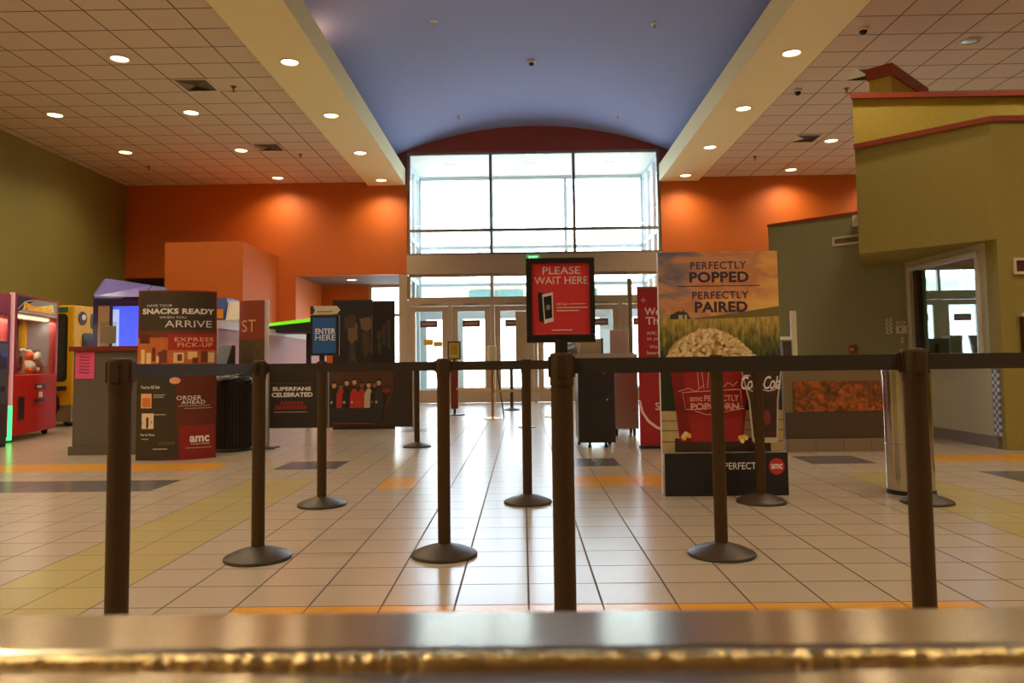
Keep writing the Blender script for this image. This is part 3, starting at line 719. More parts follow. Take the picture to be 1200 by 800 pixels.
a.poly([(783, 374), (783, 369), (793, 364.5), (803, 366), (808, 374)], P('house_roof', (74, 66, 60))); a.rect(793, 369, 803, 374.5, P('house_wall', (206, 192, 160))); a.rect(798, 363, 800, 374, P('house_roof', (74, 66, 60)))
NV = P('navy_letters', (62, 50, 78))
a.text('PERFECTLY', 808.5, 306, 875, 315, NV, 0.012, 0, 1.1); a.text('POPPED', 807, 318, 877.5, 331, NV, 0.035, 0, 1.05); a.rect(792, 334.6, 890, 335.4, NV)
a.text('PERFECTLY', 810, 341.6, 876.5, 350.4, NV, 0.012, 0, 1.1); a.text('PAIRED', 812.5, 353.6, 875, 366.4, NV, 0.035, 0, 1.05)
PLK = P('plank', (196, 168, 116), var=0.2, vs=14); PLD = P('plank_joint', (96, 74, 46))
a.rect(770, 482, 912, 530, PLK)
for y in (493, 504.5, 517.5): a.rect(770, y, 912, y+1, PLD)
a.rect(785, 514, 897, 530, P('table_brown', (72, 48, 30)))  # dark brown printed table
BK = P('bucket_red', (170, 34, 28)); BKD = P('bucket_dark_red', (136, 24, 20))
a.poly([(780, 421), (876, 421), (865, 518), (791, 518)], BK)
a.poly([(780, 421), (795, 421), (804, 518), (791, 518)], BKD)
K1 = P('popcorn_light', (255, 232, 180)); K2 = P('popcorn_mid', (240, 204, 136)); K3 = P('popcorn_dark', (214, 170, 102))
rr = random.Random(3)
a.poly([(777, 422), (780, 411), (788, 401), (800, 393), (815, 388), (830, 386), (846, 389), (860, 397), (871, 408), (879, 422)], K3)
ker = []
for k in range(260):
    x = rr.uniform(778, 878); top = 387+((x-828)/51)**2*34; y = rr.uniform(top, 421)
    ker.append((y, x, rr.uniform(2.0, 4.2), rr.choice((K1, K1, K1, K2, K2, K2, K3))))
for k in range(26):
    x = 778+k*4; ker.append((388+((x-828)/51)**2*33, x, 3.2, rr.choice((K1, K2))))
ker.sort()
for y, x, r, m in ker:
    ph = rr.random()*6
    a.poly([(x+r*(0.8+0.25*math.sin(3*t_+ph))*math.cos(t_), y+r*(0.8+0.25*math.cos(2*t_+ph))*math.sin(t_)) for t_ in [2*math.pi*q_/9 for q_ in range(9)]], m)
LN = P('bucket_line', (232, 170, 152))
a.line([(793, 460), (860, 457)], 0.8, LN); a.line([(793, 460), (796, 480), (862, 477), (860, 457)], 0.8, LN)
a.line([(788, 459), (800, 455), (808, 459), (818, 452)], 0.9, LN); a.line([(812, 456), (811, 436), (816, 436), (818, 456)], 0.9, LN); a.line([(822, 455), (824, 437), (829, 438), (827, 455)], 0.9, LN); a.line([(840, 455), (846, 449), (852, 453), (857, 448)], 0.9, LN)
a.line([(806, 481), (820, 486), (834, 485), (850, 481), (864, 479)], 0.9, LN)
a.text('amc', 801, 465.5, 816, 470.5, LN, 0.03); a.text('PERFECTLY', 818, 463.5, 858, 470.5, LN, 0.02); a.text('POPCORN', 802, 472.5, 858, 480.5, LN, 0.03)
a.text('PERFECTLY', 846, 541, 885, 549, WT, 0.01) if False else None
GLS = P('glass_brown', (66, 36, 22), var=0.35, vs=30); GLR = P('glass_rim', (196, 176, 150))
a.poly([(861, 432), (909, 432), (904, 470), (902, 517), (872, 517), (869, 470)], GLR); a.poly([(863, 436), (907, 436), (902, 470), (900, 513), (874, 513), (871, 470)], GLS)
a.poly([(874, 515), (900, 515), (901, 519), (873, 519)], GLR); a.ell(890, 490, 4, 9, P('cola_glow', (128, 50, 30)))
a.text('Coca-Cola', 861, 442, 907, 457.5, WT, 0.015, 0.4, 0.92); a.line([(866, 456), (874, 459.5), (884, 457.5), (892, 459.5), (900, 458)], 1.0, WT); a.line([(862, 446), (866, 441), (872, 441.5)], 1.2, WT)
for kx, ky in ((796, 510), (862, 513)):
    for q_ in range(7): a.ell(kx+rr.uniform(-4, 4), ky+rr.uniform(-4, 4), 2.6, 2.8, rr.choice((K1, K2, P('kernel_yellow', (232, 178, 60)))), 9)
a.rect(770, 530, 912, 579, DK)
a.text('PERFECTLY', 839, 541, 886, 549, WT, 0.005)
a.ell(899, 546, 9.0, 9.4, P('logo_red', (200, 44, 36)), 26); a.text('amc', 892.5, 543, 905.5, 549, WT, 0.03)
a.build('printed_face', BRD)

# ---------------------------------------------------------------- curved snack banner
def lens_stand(t, w, sag, h, core, edge):
    R_ = (w*w/4+sag*sag)/(2*sag); th = math.asin(w/2/R_); n = 20
    fr = [(R_*math.sin(-th+2*th*k/n), -(R_*math.cos(-th+2*th*k/n)-R_*math.cos(th))) for k in range(n+1)]
    bk = [(x, -y) for x, y in fr[::-1]][1:-1]
    global COLUMN
    COLUMN = MB().prism(fr+bk, 0, h, core).build('column', t)
    def fn(u, v, d):
        a_ = -th+2*th*u/w; r = R_+d+0.001
        return (r*math.sin(a_), -(r*math.cos(a_)-R_*math.cos(th)), v)
    MB().add([(fr[0][0]-0.004, -0.004, 0), (fr[0][0]-0.004, 0.004, 0), (fr[0][0]-0.004, 0.004, h), (fr[0][0]-0.004, -0.004, h), (fr[0][0]+0.004, -0.006, 0), (fr[0][0]+0.004, -0.006, h)], [(0, 3, 2, 1), (0, 4, 5, 3)], edge) if False else None
    return fn
pl_, pr_ = Vector((-4.2, 8.33)), Vector((-3.42, 8.53)); dd = pr_-pl_; cw = dd.length
t = thing('curved_banner_stand', 'curved dark red floor banner about having snacks ready', 'display', ((pl_.x+pr_.x)/2, (pl_.y+pr_.y)/2, 0), math.atan2(dd.y, dd.x))
fn = lens_stand(t, cw, 0.12, 1.84, mat('banner_back', (140, 34, 24), 0.6), WHITE)
a = Art(fn, eps=0.0004, ncol=16).px(160, 250, 340, 540, cw, 1.84)
BR = P('banner_brown', (70, 56, 38)); BR2 = P('banner_red_brown', (104, 40, 24)); AMB = P('amber_photo', (206, 112, 46), var=0.25, vs=14)
a.rect(160, 340, 250, 542, P('banner_red', (142, 34, 22))); a.rect(162, 342, 248.5, 394, BR); a.rect(160, 388, 250, 400, P('banner_fade', (120, 54, 30)))
a.text('HAVE YOUR', 172, 356.7, 201, 359.6, WT); a.text('SNACKS READY', 166, 361.5, 247, 368.3, WT, 0.045, 0, 1.05); a.text('WHEN YOU', 187, 371, 216, 373.6, WT); a.text('ARRIVE', 193, 376, 244, 384, WT)
a.rect(160, 396, 249, 428, AMB); a.rect(163, 392, 176, 403, BR2)
a.rect(197, 392, 249, 411, P('pickup_red', (176, 42, 30))); PK = P('peach_ink', (240, 176, 140))
a.text('EXPRESS', 204, 396, 246, 401, PK, 0.02, 0, 1.1); a.text('PICK-UP', 207, 402.3, 245, 407.5, PK, 0.02, 0, 1.1)
CRM = P('cream_photo', (246, 206, 150)); BRN = P('brown_photo', (120, 58, 28))
for x, y, w, h, m in ((165, 410, 5, 17, CRM), (172, 414, 6, 13, CRM), (179, 408, 4, 16, BRN), (186, 413, 4, 14, BRN), (184, 418, 3, 8, CRM), (190, 411, 6, 15, BRN), (203, 414, 11, 12, CRM), (207, 416, 5, 8, BRN), (218, 413, 10, 9, CRM), (223, 420, 6, 7, BRN), (232, 412, 7, 14, BRN), (240, 414, 7, 12, CRM)):
    a.rect(x, y, x+w, y+h, m)
a.rect(160, 428, 250, 542, BR2)
PHS = P('phone_screen', (58, 50, 30))
uv_ = []; fs_ = []
for q_ in range(13):
    e_ = q_/12; uv_ += [a.T((160+e_*49, 541-5*e_)), a.T((161+e_*44, 444-12*e_))]
for q_ in range(12): fs_.append((2*q_, 2*q_+2, 2*q_+3, 2*q_+1))
a.raw(uv_, fs_, PHS); a.rect(211, 500, 249, 541, P('banner_red', (142, 34, 22))); a.ell(205, 447, 6, 4, PK)
a.text("You're All Set", 166, 452.3, 189, 456.3, WT, 0.015)
a.rect(166.7, 462, 179.7, 479, PK); a.rect(168, 467, 178.5, 478, P('orange_photo', (214, 122, 50))); a.rect(168, 485, 182.5, 503, P('pale_photo', (232, 206, 176))); a.poly([(168, 497), (175, 489), (181, 495), (175, 503)], DK)
for x, y, w in ((182, 463, 13), (182, 465.5, 11), (183, 486, 13), (168, 514.5, 9), (182, 526, 16)): a.rect(x, y, x+w, y+1.2, P('khaki_ink', (186, 170, 130)))
a.text('Scan by Phone', 167, 508.5, 184, 512, WT, 0.01); a.rect(189, 518, 206, 522, P('grey_bar', (84, 78, 52)))
a.text('ORDER', 207, 465, 233, 470, WT, 0.01, 0, 1.1); a.text('AHEAD', 212, 470.5, 237, 475, WT, 0.01, 0, 1.1)
for x, y, w in ((209, 476.5, 33), (215, 479.5, 29), (217, 526, 28)): a.rect(x, y, x+w, y+0.9, P('khaki_ink', (186, 170, 130)))
a.text('amc', 221, 512.5, 242, 520, WT, 0.035); a.text('THEATRES', 222, 521, 242, 523, WT)
a.build('printed_face', COLUMN)

# cylinder-like banner behind it
t = thing('curved_banner_stand', 'rust and brown curved banner seen edge-on beside the pink wall', 'display', (-3.56, 10.12, 0), math.radians(-36))
fn = lens_stand(t, 0.62, 0.13, 1.86, mat('banner_white_back', (214, 200, 190), 0.5), WHITE)
a = Art(fn, eps=0.002, ncol=10).px(0, 60, 0, 190, 0.62, 1.86)
a.rect(0, 0, 56, 190, P('rust_print', (150, 62, 34))); a.rect(0, 52, 56, 110, P('leather_photo', (96, 76, 44), var=0.4, vs=12)); a.text('S', 24, 26, 34, 42, PK); a.text('T', 36, 26, 46, 42, PK); a.rect(0, 110, 56, 190, BR)
a.build('printed_face', COLUMN)

# ---------------------------------------------------------------- black slatted litter bin
t = thing('trash_can', 'round black slatted trash can between the snacks banner and the belt', 'bin', (-3.52, 9.25, 0))
mb = MB(); mb.lathe([(0.235, 0.02), (0.235, 0.80)], BLACK, n=40)
for k in range(40):
    an = 2*math.pi*k/40; mb.tube((0.236*math.cos(an), 0.236*math.sin(an), 0.04), (0.236*math.cos(an), 0.236*math.sin(an), 0.79), 0.011, BLACK, 6)
mb.build('body', t)
GLOSS = mat('gloss_black', (26, 22, 18), 0.18)
MB().lathe([(0.25, 0.79), (0.255, 0.82), (0.245, 0.85), (0.2, 0.885), (0.13, 0.9), (0.12, 0.87), (1e-6, 0.87)], GLOSS, n=40).build('lid', t, smooth=True)
MB().lathe([(0.25, 0.0), (0.255, 0.02), (0.24, 0.04)], BLACK, n=40).build('base_ring', t, smooth=True)
# steel litter bin
t = thing('trash_can', 'round polished steel trash can behind the near belt post', 'bin', (2.87, 5.82, 0), 0)
MB().lathe([(0.165, 0.03), (0.165, 0.36), (0.167, 0.362), (0.167, 0.368), (0.165, 0.37), (0.165, 0.88)], CHROME, n=48).build('body', t, smooth=True)
MB().lathe([(0.17, 0), (0.17, 0.03), (0.16, 0.035)], BLACK, n=40).build('base_ring', t, smooth=True)
MB().lathe([(0.17, 0.88), (0.17, 0.91), (0.15, 0.93), (0.1, 0.935), (0.09, 0.9), (1e-6, 0.9)], CHROME, n=40).build('rim', t, smooth=True)

# ---------------------------------------------------------------- grey counter with pink notice
t = thing('service_counter', 'grey laminate counter with a dark red top and a pink notice', 'counter', (-5.24, 8.9, 0))
B(0, 0.92, 0, 0.75, 0.1, 1.2, GREYB).build('body', t); B(-0.04, 0.95, -0.04, 0.79, 1.2, 1.255, mat('dark_red_top', (126, 44, 36), 0.4)).build('top', t, bevel=0.004)
B(-0.03, 0.94, -0.03, 0.75, 0, 0.1, mat('grey_base', (96, 86, 72), 0.5)).build('baseboard', t)
t = thing('paper_notice', 'bright pink handwritten notice taped to the grey counter', 'notice', (-5.22, 8.895, 0.88))
B(0, 0.225, 0, 0.003, 0, 0.31, mat('pink_paper', (236, 92, 146), 0.7)).build('sheet', t)
a = Art().px(0, 22, 0, 31, 0.22, 0.31); PI = P('plum_ink', (150, 44, 84))
for k in range(6): a.line([(5, 6+k*3.6), (9, 5.6+k*3.6), (13, 6.4+k*3.6), (17, 6+k*3.6)], 1.1, PI)
a.build('handwriting', t)
t = thing('paper_holder', 'clear acrylic holder with a cream sheet on the grey counter', 'holder', (-5.08, 9.15, 1.255))
mb = MB(); mb.box(0, 0.2, 0, 0.004, 0, 0.3, ACRYL); mb.box(0, 0.2, 0, 0.09, 0, 0.006, ACRYL); mb.build('stand', t)
B(0.006, 0.194, 0.005, 0.009, 0.04, 0.25, mat('cream_paper', (236, 212, 182), 0.7)).build('sheet', t)

# ---------------------------------------------------------------- pink low wall, arcade and prize machines
PINK = mat('pink_paint', (214, 160, 156), 0.7)
wa, wb = Vector((-3.97, 9.95)), Vector((-4.36, 17.0)); wd = (wb-wa).normalized(); wn = Vector((-wd.y, wd.x))*0.16
def quad(a_, b_, n_, e=0): 
    m_ = n_.normalized()*e
    return [tuple(a_-m_), tuple(b_-m_), tuple(b_+n_+m_), tuple(a_+n_+m_)]
struct(MB().prism(quad(wa, wb, wn), 0, 1.5, PINK).build('wall_low')); struct(MB().prism(quad(wa, wb, wn, 0.02), 1.5, 1.6, mat('white_cap', (222, 206, 204), 0.5)).build('trim_13'))
# slanted dark kiosk in front of the low wall
t = thing('kiosk_stand', 'dark slanted kiosk peeking out behind the black trash can', 'kiosk', (-3.86, 9.68, 0))
MB().xprism([(-0.16, 0), (0.16, 0), (0.16, 1.27), (0.05, 1.27), (-0.16, 1.0)], 0.0, 0.16, mat('slate_plastic', (74, 70, 66), 0.45)).build('body', t)
MB().add([(0.0, -0.155, 1.012), (0.15, -0.155, 1.012), (0.15, 0.04, 1.265), (0.0, 0.04, 1.265)], [(0, 1, 2, 3)], mat('kiosk_screen', (60, 60, 62), 0.45)).build('screen', t)

def cabinet_frame(name, label, N, F, group=None):
    u = Vector((F[0]-N[0], F[1]-N[1]))
    return thing(name, label, 'arcade machine', (N[0], N[1], 0), math.atan2(u.y, u.x), group), u.length
RED = mat('machine_red', (196, 34, 22), 0.55, spec=0.25); REDP = mat('machine_red_metal', (164, 56, 60), 0.3, 0.3); DARK = mat('machine_dark', (44, 36, 30), 0.5); YEL = mat('machine_yellow', (236, 178, 16), 0.4)
CLAWG = glassmat('machine_glass', (236, 236, 230), 0.12)
INT = mat('machine_inside', (124, 126, 134), 0.25, var=0.35, vscale=4)
def claw(name, label, N, F, H, header):
    t, w = cabinet_frame(name, label, N, F); D = 0.95
    B(0, w, 0.0, D, 0.08, 0.92, RED).build('base_cabinet', t, bevel=0.01)
    mb = MB()
    for x in (0, w-0.09): mb.box(x, x+0.09, 0, 0.09, 0.92, H-0.28, REDP)
    for x in (0, w-0.06): mb.box(x, x+0.06, D-0.06, D, 0.92, H-0.28, REDP)
    mb.build('frame', t)
    mb = MB(); mb.box(0, w, 0, D, H-0.28, H, REDP); mb.build('header_box', t, bevel=0.008)
    mb = MB(); mb.box(0.09, w-0.09, 0.02, 0.026, 0.92, H-0.28, CLAWG); mb.box(0.01, 0.016, 0.09, D-0.06, 0.92, H-0.28, CLAWG); mb.build('glass', t)
    mb = MB(); mb.box(0.06, w-0.06, D-0.03, D, 0.92, H-0.28, INT); mb.box(w-0.03, w-0.012, 0.09, D-0.06, 0.92, H-0.28, INT); mb.box(w-0.05, w-0.03, 0.44, 0.54, 0.92, H-0.28, YEL); mb.build('back_panel', t)
    o = B(0.09, w-0.09, 0.1, 0.14, H-0.32, H-0.285, mat('machine_tube', (255, 236, 190), 0.5, emit=4.0)).build('light_bar', t)
    l_ = bpy.data.lights.new('tube', 'AREA'); l_.shape = 'RECTANGLE'; l_.size = w-0.2; l_.size_y = 0.05; l_.energy = 26; l_.color = (1, 0.9, 0.72)
    lo = bpy.data.objects.new('tube', l_); COL.objects.link(lo); lo.parent = o; lo.location = (w/2, 0.12, H-0.33)
    mb = MB(); mb.box(w*0.45, w*0.6, 0.35, 0.5, H-0.4, H-0.285, MULL); mb.tube((w*0.52, 0.42, H-0.4), (w*0.52, 0.42, 1.55), 0.012, MULL)
    for k in range(3):
        an = 2.1*k; mb.tube((w*0.52, 0.42, 1.56), (w*0.52+0.1*math.cos(an), 0.42+0.1*math.sin(an), 1.46), 0.01, CHROME); mb.tube((w*0.52+0.1*math.cos(an), 0.42+0.1*math.sin(an), 1.46), (w*0.52+0.05*math.cos(an), 0.42+0.05*math.sin(an), 1.36), 0.01, CHROME)
    mb.build('claw', t, smooth=True)
    for x, y in ((0.12, 0.12), (w-0.12, 0.12), (0.12, D-0.12), (w-0.12, D-0.12)):
        MB().tube((x-0.02, y, 0.04), (x+0.02, y, 0.04), 0.04, RUBBER, 14).box(x-0.02, x+0.02, y-0.02, y+0.02, 0.045, 0.08, MULL).build('caster', t)
    a = Art().px(0, w*100, 0, H*100, w, H); q_ = 100*w; cab_ = [c_ for c_ in t.children if c_.name.startswith('base_cabinet')][0]
    if header:
        hb = (H-(H-0.03))*100
        a.rect(7, 3.5, q_-7, 27, mat('marquee_grey', (150, 140, 128), 0.4, emit=0.25)); a.poly([(7, 3.5), (q_*0.45, 3.5), (q_*0.2, 18), (7, 27)], DK); a.poly([(q_*0.5, 14), (q_*0.85, 7), (q_*0.88, 19), (q_*0.3, 21)], mat('marquee_lime', (220, 214, 90), 0.4, emit=0.35))
        a.text('Pinnacle', q_*0.16, 11, q_*0.82, 22, mat('marquee_amber', (244, 158, 30), 0.4, emit=0.4), 0.04, 0.2)
        a.line([(8, 22), (q_*0.2, 10), (q_*0.4, 5)], 1.2, WT); a.line([(10, 25), (q_*0.5, 24), (q_*0.9, 25.5)], 1.5, WT)
    cz = H*100
    a.rect(q_*0.10, cz-62, q_*0.25, cz-28, P('chute_dark', (120, 22, 16))); a.rect(q_*0.12, cz-60, q_*0.23, cz-30, DK)
    a.rect(q_*0.46, cz-78, q_*0.70, cz-70, DK); a.rect(q_*0.50, cz-76, q_*0.62, cz-72, P('bill_light', (236, 190, 120)))
    a.rect(q_*0.55, cz-66, q_*0.64, cz-58, WT); a.rect(q_*0.44, cz-56, q_*0.70, cz-51, DK); a.rect(q_*0.36, cz-47, q_*0.68, cz-45.5, P('panel_maroon', (130, 24, 20)))
    a.build('front_panel_print', t)
    return t, w, D
N1_, F1_ = (-7.03, 10.52), (-7.35, 12.04)
t, w1, D1 = claw('claw_machine', 'red claw machine with a yellow and grey header, prizes behind glass', N1_, F1_, 2.06, True)
B(-0.055, -0.005, 0.0, 0.05, 0.5, 2.06, mat('pink_light_tube', (236, 176, 170), 0.4, emit=0.35)).build('edge_light', t)
B(-0.055, -0.005, 0.0, 0.05, 0.03, 0.5, mat('green_light_tube', (60, 240, 120), 0.4, emit=2.5)).build('edge_light', t)['label'] = 'green glowing lower edge light'
# prizes lying in the claw machine
ang = math.atan2(F1_[1]-N1_[1], F1_[0]-N1_[0])
def inmach(x, y): return (N1_[0]+x*math.cos(ang)-y*math.sin(ang), N1_[1]+x*math.sin(ang)+y*math.cos(ang))
def plush(x, y, r, m1, m2, label):
    px_, py_ = inmach(x, y)
    o = thing('plush_toy', label, 'plush toy', (px_, py_, 0.925), ang, 'prizes in the red claw machine')
    MB().ball((0, 0, r*0.9), r, m1, sz=0.9).build('body', o, smooth=True)
    MB().ball((0, -0.02, r*1.8+r*0.45), r*0.62, m2).build('head', o, smooth=True)
    for s in (-1, 1):
        MB().ball((s*r*0.4, -0.02, r*2.85), r*0.2, m1).build('ear', o, smooth=True)
        MB().ball((s*r*0.7, -r*0.6, r*0.5), r*0.35, m2).build('paw', o, smooth=True)
PO = mat('plush_orange', (236, 100, 50), 0.9); PWH = mat('plush_white', (232, 222, 206), 0.9); PB = mat('plush_black', (40, 32, 30), 0.9); PR = mat('plush_red', (190, 50, 36), 0.9)
plush(0.24, 0.2, 0.15, PO, PO, 'bright orange plush toy in the near corner of the red claw machine')
plush(0.24, 0.55, 0.14, PR, PWH, 'red and white plush toy behind the orange one in the claw machine')
plush(0.92, 0.19, 0.12, PWH, PO, 'white plush toy with an orange head against the claw machine glass')
plush(1.19, 0.19, 0.12, PB, PWH, 'black and white plush toy beside the orange headed one in the claw machine')
plush(1.36, 0.45, 0.13, PWH, PB, 'white plush toy with a black head in the far corner of the claw machine')
px_, py_ = inmach(0.45, 0.14)
o = thing('prize_box', 'white prize box with a red and black print standing in the claw machine', 'box', (px_, py_, 0.925), ang-0.15, 'prizes in the red claw machine')
B(0, 0.2, 0, 0.12, 0, 0.33, PWH).build('carton', o); a = Art().px(0, 20, 0, 33, 0.2, 0.33); a.ell(10, 14, 6, 8, P('pickup_red', (176, 42, 30))); a.poly([(8, 8), (12, 8), (13, 27), (7, 27)], DK); a.build('printed_face', o)
px_, py_ = inmach(0.72, 0.62)
o = thing('prize_box', 'cream prize box lying at the back of the claw machine', 'box', (px_, py_, 0.925), ang+0.3, 'prizes in the red claw machine'); B(0, 0.34, 0, 0.16, 0, 0.3, CREAM).build('carton', o); B(0.05, 0.29, -0.004, 0, 0.06, 0.24, P('grey_ink', (150, 140, 136))).build('printed_face', o)
# second red machine, mostly outside the frame
N2_, F2_ = (-6.80, 9.42), (-6.98, 10.36)
t, w2, D2 = claw('claw_machine', 'second red claw machine cut by the edge of the view', N2_, F2_, 2.02, False)
t = thing('bill_changer', 'dark change machine standing low before the second red machine', 'arcade machine', (-6.66, 9.55, 0), math.radians(101))
B(0, 0.45, 0, 0.1, 0.03, 1.37, DARK).build('cabinet', t, bevel=0.01); B(0.04, 0.41, -0.012, 0, 0.55, 1.33, mat('changer_face', (70, 70, 66), 0.4)).build('face_panel', t)
mb = MB(); mb.box(0.2, 0.34, -0.02, -0.013, 1.0, 1.2, CHROME); mb.box(0.24, 0.32, -0.022, -0.013, 0.72, 0.78, CHROME); mb.build('coin_plate', t)
mb = MB(); mb.box(0.0, 0.45, 0.01, 0.09, 0, 0.03, RUBBER); mb.build('plinth', t)
# yellow machine
t = thing('claw_machine', 'yellow prize machine with rounded dark windows beyond the red one', 'arcade machine', (-7.80, 13.2, 0), math.radians(80))
B(0, 0.85, 0, 0.85, 0.36, 2.1, YEL).build('cabinet', t, bevel=0.03)
B(0.02, 0.83, 0.02, 0.83, 0.08, 0.36, mat('kick_plate', (150, 132, 104), 0.4, 0.5)).build('kick_plate', t)
def rrect(x0, y0, x1, y1, r, n=5):
    p = []
    for cx, cy, s in ((x1-r, y1-r, 0), (x0+r, y1-r, 1), (x0+r, y0+r, 2), (x1-r, y0+r, 3)):
        for k in range(n+1): an = (s+k/n)*math.pi/2; p.append((cx+r*math.cos(an), cy+r*math.sin(an)))
    return p
WDK = mat('machine_window', (58, 56, 50), 0.12)
MB().yprism(rrect(0.22, 0.75, 0.82, 1.62, 0.06), -0.012, 0.0, BLACK).yprism(rrect(0.25, 0.78, 0.79, 1.59, 0.05), -0.016, -0.012, WDK).build('window', t)
MB().xprism(rrect(0.1, 0.78, 0.72, 1.95, 0.08), -0.012, 0.0, BLACK).xprism(rrect(0.14, 0.82, 0.68, 1.91, 0.06), -0.016, -0.012, WDK).build('window', t)
MB().yprism(rrect(0.42, 1.7, 0.82, 1.98, 0.06), -0.012, 0.0, mat('machine_green', (60, 110, 80), 0.5)).yprism(rrect(0.46, 1.78, 0.8, 1.9, 0.03), -0.016, -0.012, mat('label_orange', (236, 120, 60), 0.5)).build('label_plate', t)
MB().xprism(rrect(0.1, 1.98, 0.6, 2.07, 0.02), -0.012, 0.0, MATS['machine_green']).build('label_plate', t)
MB().yprism([(0.22+0.1*math.cos(k*math.pi/10), 1.88+0.12*math.sin(k*math.pi/10)) for k in range(20)], -0.012, 0, P('deep_maroon', (90, 34, 30))).yprism([(0.24+0.05*math.cos(k*math.pi/8), 1.90+0.05*math.sin(k*math.pi/8)) for k in range(16)], -0.016, -0.012, WT).build('badge', t)
B(-0.1, -0.0, 0.1, 0.4, 0.62, 0.7, BLACK).build('control_ledge', t, bevel=0.01)
MB().xprism([(0.45+0.22*math.cos(k*math.pi/12), 0.36+0.05+0.22*math.sin(k*math.pi/12)) for k in range(24)], -0.014, 0, BLACK).build('wheel_badge', t)
for x, y in ((0.1, 0.1), (0.75, 0.1), (0.1, 0.75), (0.75, 0.75)): MB().tube((x-0.02, y, 0.04), (x+0.02, y, 0.04), 0.04, RUBBER, 14).box(x-0.02, x+0.02, y-0.015, y+0.015, 0.04, 0.08, MULL).build('caster', t)
# blue machine
t = thing('arcade_cabinet', 'purple and blue lit arcade machine behind the grey counter', 'arcade machine', (-6.78, 12.0, 0), 0)
PUR = mat('machine_purple', (58, 40, 92), 0.4); LAV = mat('lavender_canopy', (100, 90, 168), 0.35)
B(0, 0.80, 0, 0.8, 0.03, 2.1, PUR).build('cabinet', t, bevel=0.01)
mb = MB(); mb.xprism([(-0.02, 2.1), (0.8, 2.1), (0.8, 2.44), (0.3, 2.44), (-0.02, 2.14)], 0.0, 0.03, PUR); mb.xprism([(-0.02, 2.1), (0.8, 2.1), (0.8, 2.34), (0.3, 2.32), (-0.02, 2.12)], 0.77, 0.8, PUR)
mb.build('canopy_side', t)
MB().add([(0.03, -0.04, 2.13), (0.8, -0.04, 2.11), (0.77, 0.3, 2.33), (0.03, 0.3, 2.45), (0.03, 0.8, 2.45), (0.77, 0.8, 2.33)], [(0, 1, 2, 3), (3, 2, 5, 4)], LAV).build('canopy', t)
B(0.09, 0.27, -0.008, 0, 1.3, 1.98, mat('tan_poster', (170, 140, 104), 0.6)).build('side_poster', t)
mb = MB(); mb.box(0.30, 0.78, -0.012, 0, 1.2, 1.99, PUR); mb.build('window_frame', t)
B(0.33, 0.76, -0.016, -0.012, 1.22, 1.97, mat('blue_lit_screen', (70, 90, 236), 0.2, emit=0.9, var=0.5, vscale=5)).build('lit_window', t)
B(0.33, 0.43, -0.019, -0.016, 1.3, 1.92, mat('pale_lit_screen', (160, 186, 240), 0.2, emit=0.8)).build('lit_poster', t)
B(0.02, 0.78, 0.02, 0.78, 0, 0.03, RUBBER).build('plinth', t)
# small white-roofed machine showing over the low wall
t = thing('arcade_cabinet', 'white topped arcade machine with a navy panel above the pink wall', 'arcade machine', (-4.98, 11.4, 0), 0.06)
B(0, 0.68, 0, 0.7, 0.02, 1.7, mat('cabinet_white', (222, 208, 190), 0.5)).build('cabinet', t); B(0.02, 0.66, 0.02, 0.68, 0, 0.02, RUBBER).build('plinth', t)
MB().xprism([(0, 1.7), (0.7, 1.7), (0.7, 1.98), (0.12, 1.98)], 0.53, 0.72, mat('cabinet_white', (222, 208, 190), 0.5)).build('canopy', t)
MB().xprism([(-0.01, 1.7), (0.7, 1.7), (0.7, 2.04), (0.1, 2.04)], 0.0, 0.52, mat('navy_panel', (34, 62, 128), 0.4)).build('navy_panel', t)
B(0.36, 0.5, -0.02, -0.011, 1.72, 1.86, P('header_amber', (244, 158, 30))).build('orange_letter', t)
# canopy with a green glowing edge
t = thing('game_canopy', 'dark canopy with a glowing green edge beyond the pink wall', 'arcade machine', (-4.95, 12.6, 0), math.radians(6))
mb = MB(); 
for x in (0.05, 1.3): mb.box(x, x+0.08, 0.3, 0.38, 0, 1.55, DARK)
mb.build('leg_frame', t)
MB().yprism([(0, 1.55), (1.45, 1.55), (1.45, 1.73), (0.0, 1.58)], 0.0, 0.7, DARK).build('canopy', t)
MB().yprism([(0, 1.582), (1.45, 1.735), (1.45, 1.79), (0.0, 1.62)], -0.02, 0.7, mat('neon_green', (120, 235, 30), 0.4, emit=0.7)).build('green_edge', t)

# ---------------------------------------------------------------- printed crowd barrier and dark poster stand
t = thing('crowd_barrier', 'dark printed barrier panels celebrating superfans between the belt posts', 'barrier', (-3.12, 9.42, 0))
for x0b, x1b in ((0.0, 0.72), (0.74, 1.755)): B(x0b, x1b, 0, 0.01, 0.24, 0.95, mat('barrier_vinyl', (44, 36, 28), 0.5)).build('panel', t)
for x in (-0.015, 0.722, 1.757): B(x, x+0.018, -0.004, 0.014, 0.0 if x < 0.5 else 0.22, 0.98, MULL).build('edge_pole', t)
B(-0.1, 0.1, -0.12, 0.12, 0, 0.012, BLACK).build('base_plate', t)
a = Art(lambda u, v, d: (u, -d, 0.24+v)).px(316, 485, 431, 503, 1.76, 0.71)
RDI = P('ember_red', (150, 40, 26))
a.text('SUPERFANS', 320, 452, 365.5, 457, WT, 0.04); a.text('CELEBRATED', 319, 459, 367.5, 464.7, WT, 0.04)
a.rect(318, 447.6, 368, 448.2, P('grey_bar', (84, 78, 52))); a.rect(322, 482.8, 361, 483.6, P('khaki_ink', (186, 170, 130)))
for k in range(7): a.poly([(330+k*4, 470), (333+k*4, 470), (332+k*4, 474), (329+k*4, 474)], RDI)
for k in range(9): a.poly([(324+k*4.2, 475), (327.4+k*4.2, 475), (326+k*4.2, 480), (322.6+k*4.2, 480)], RDI)
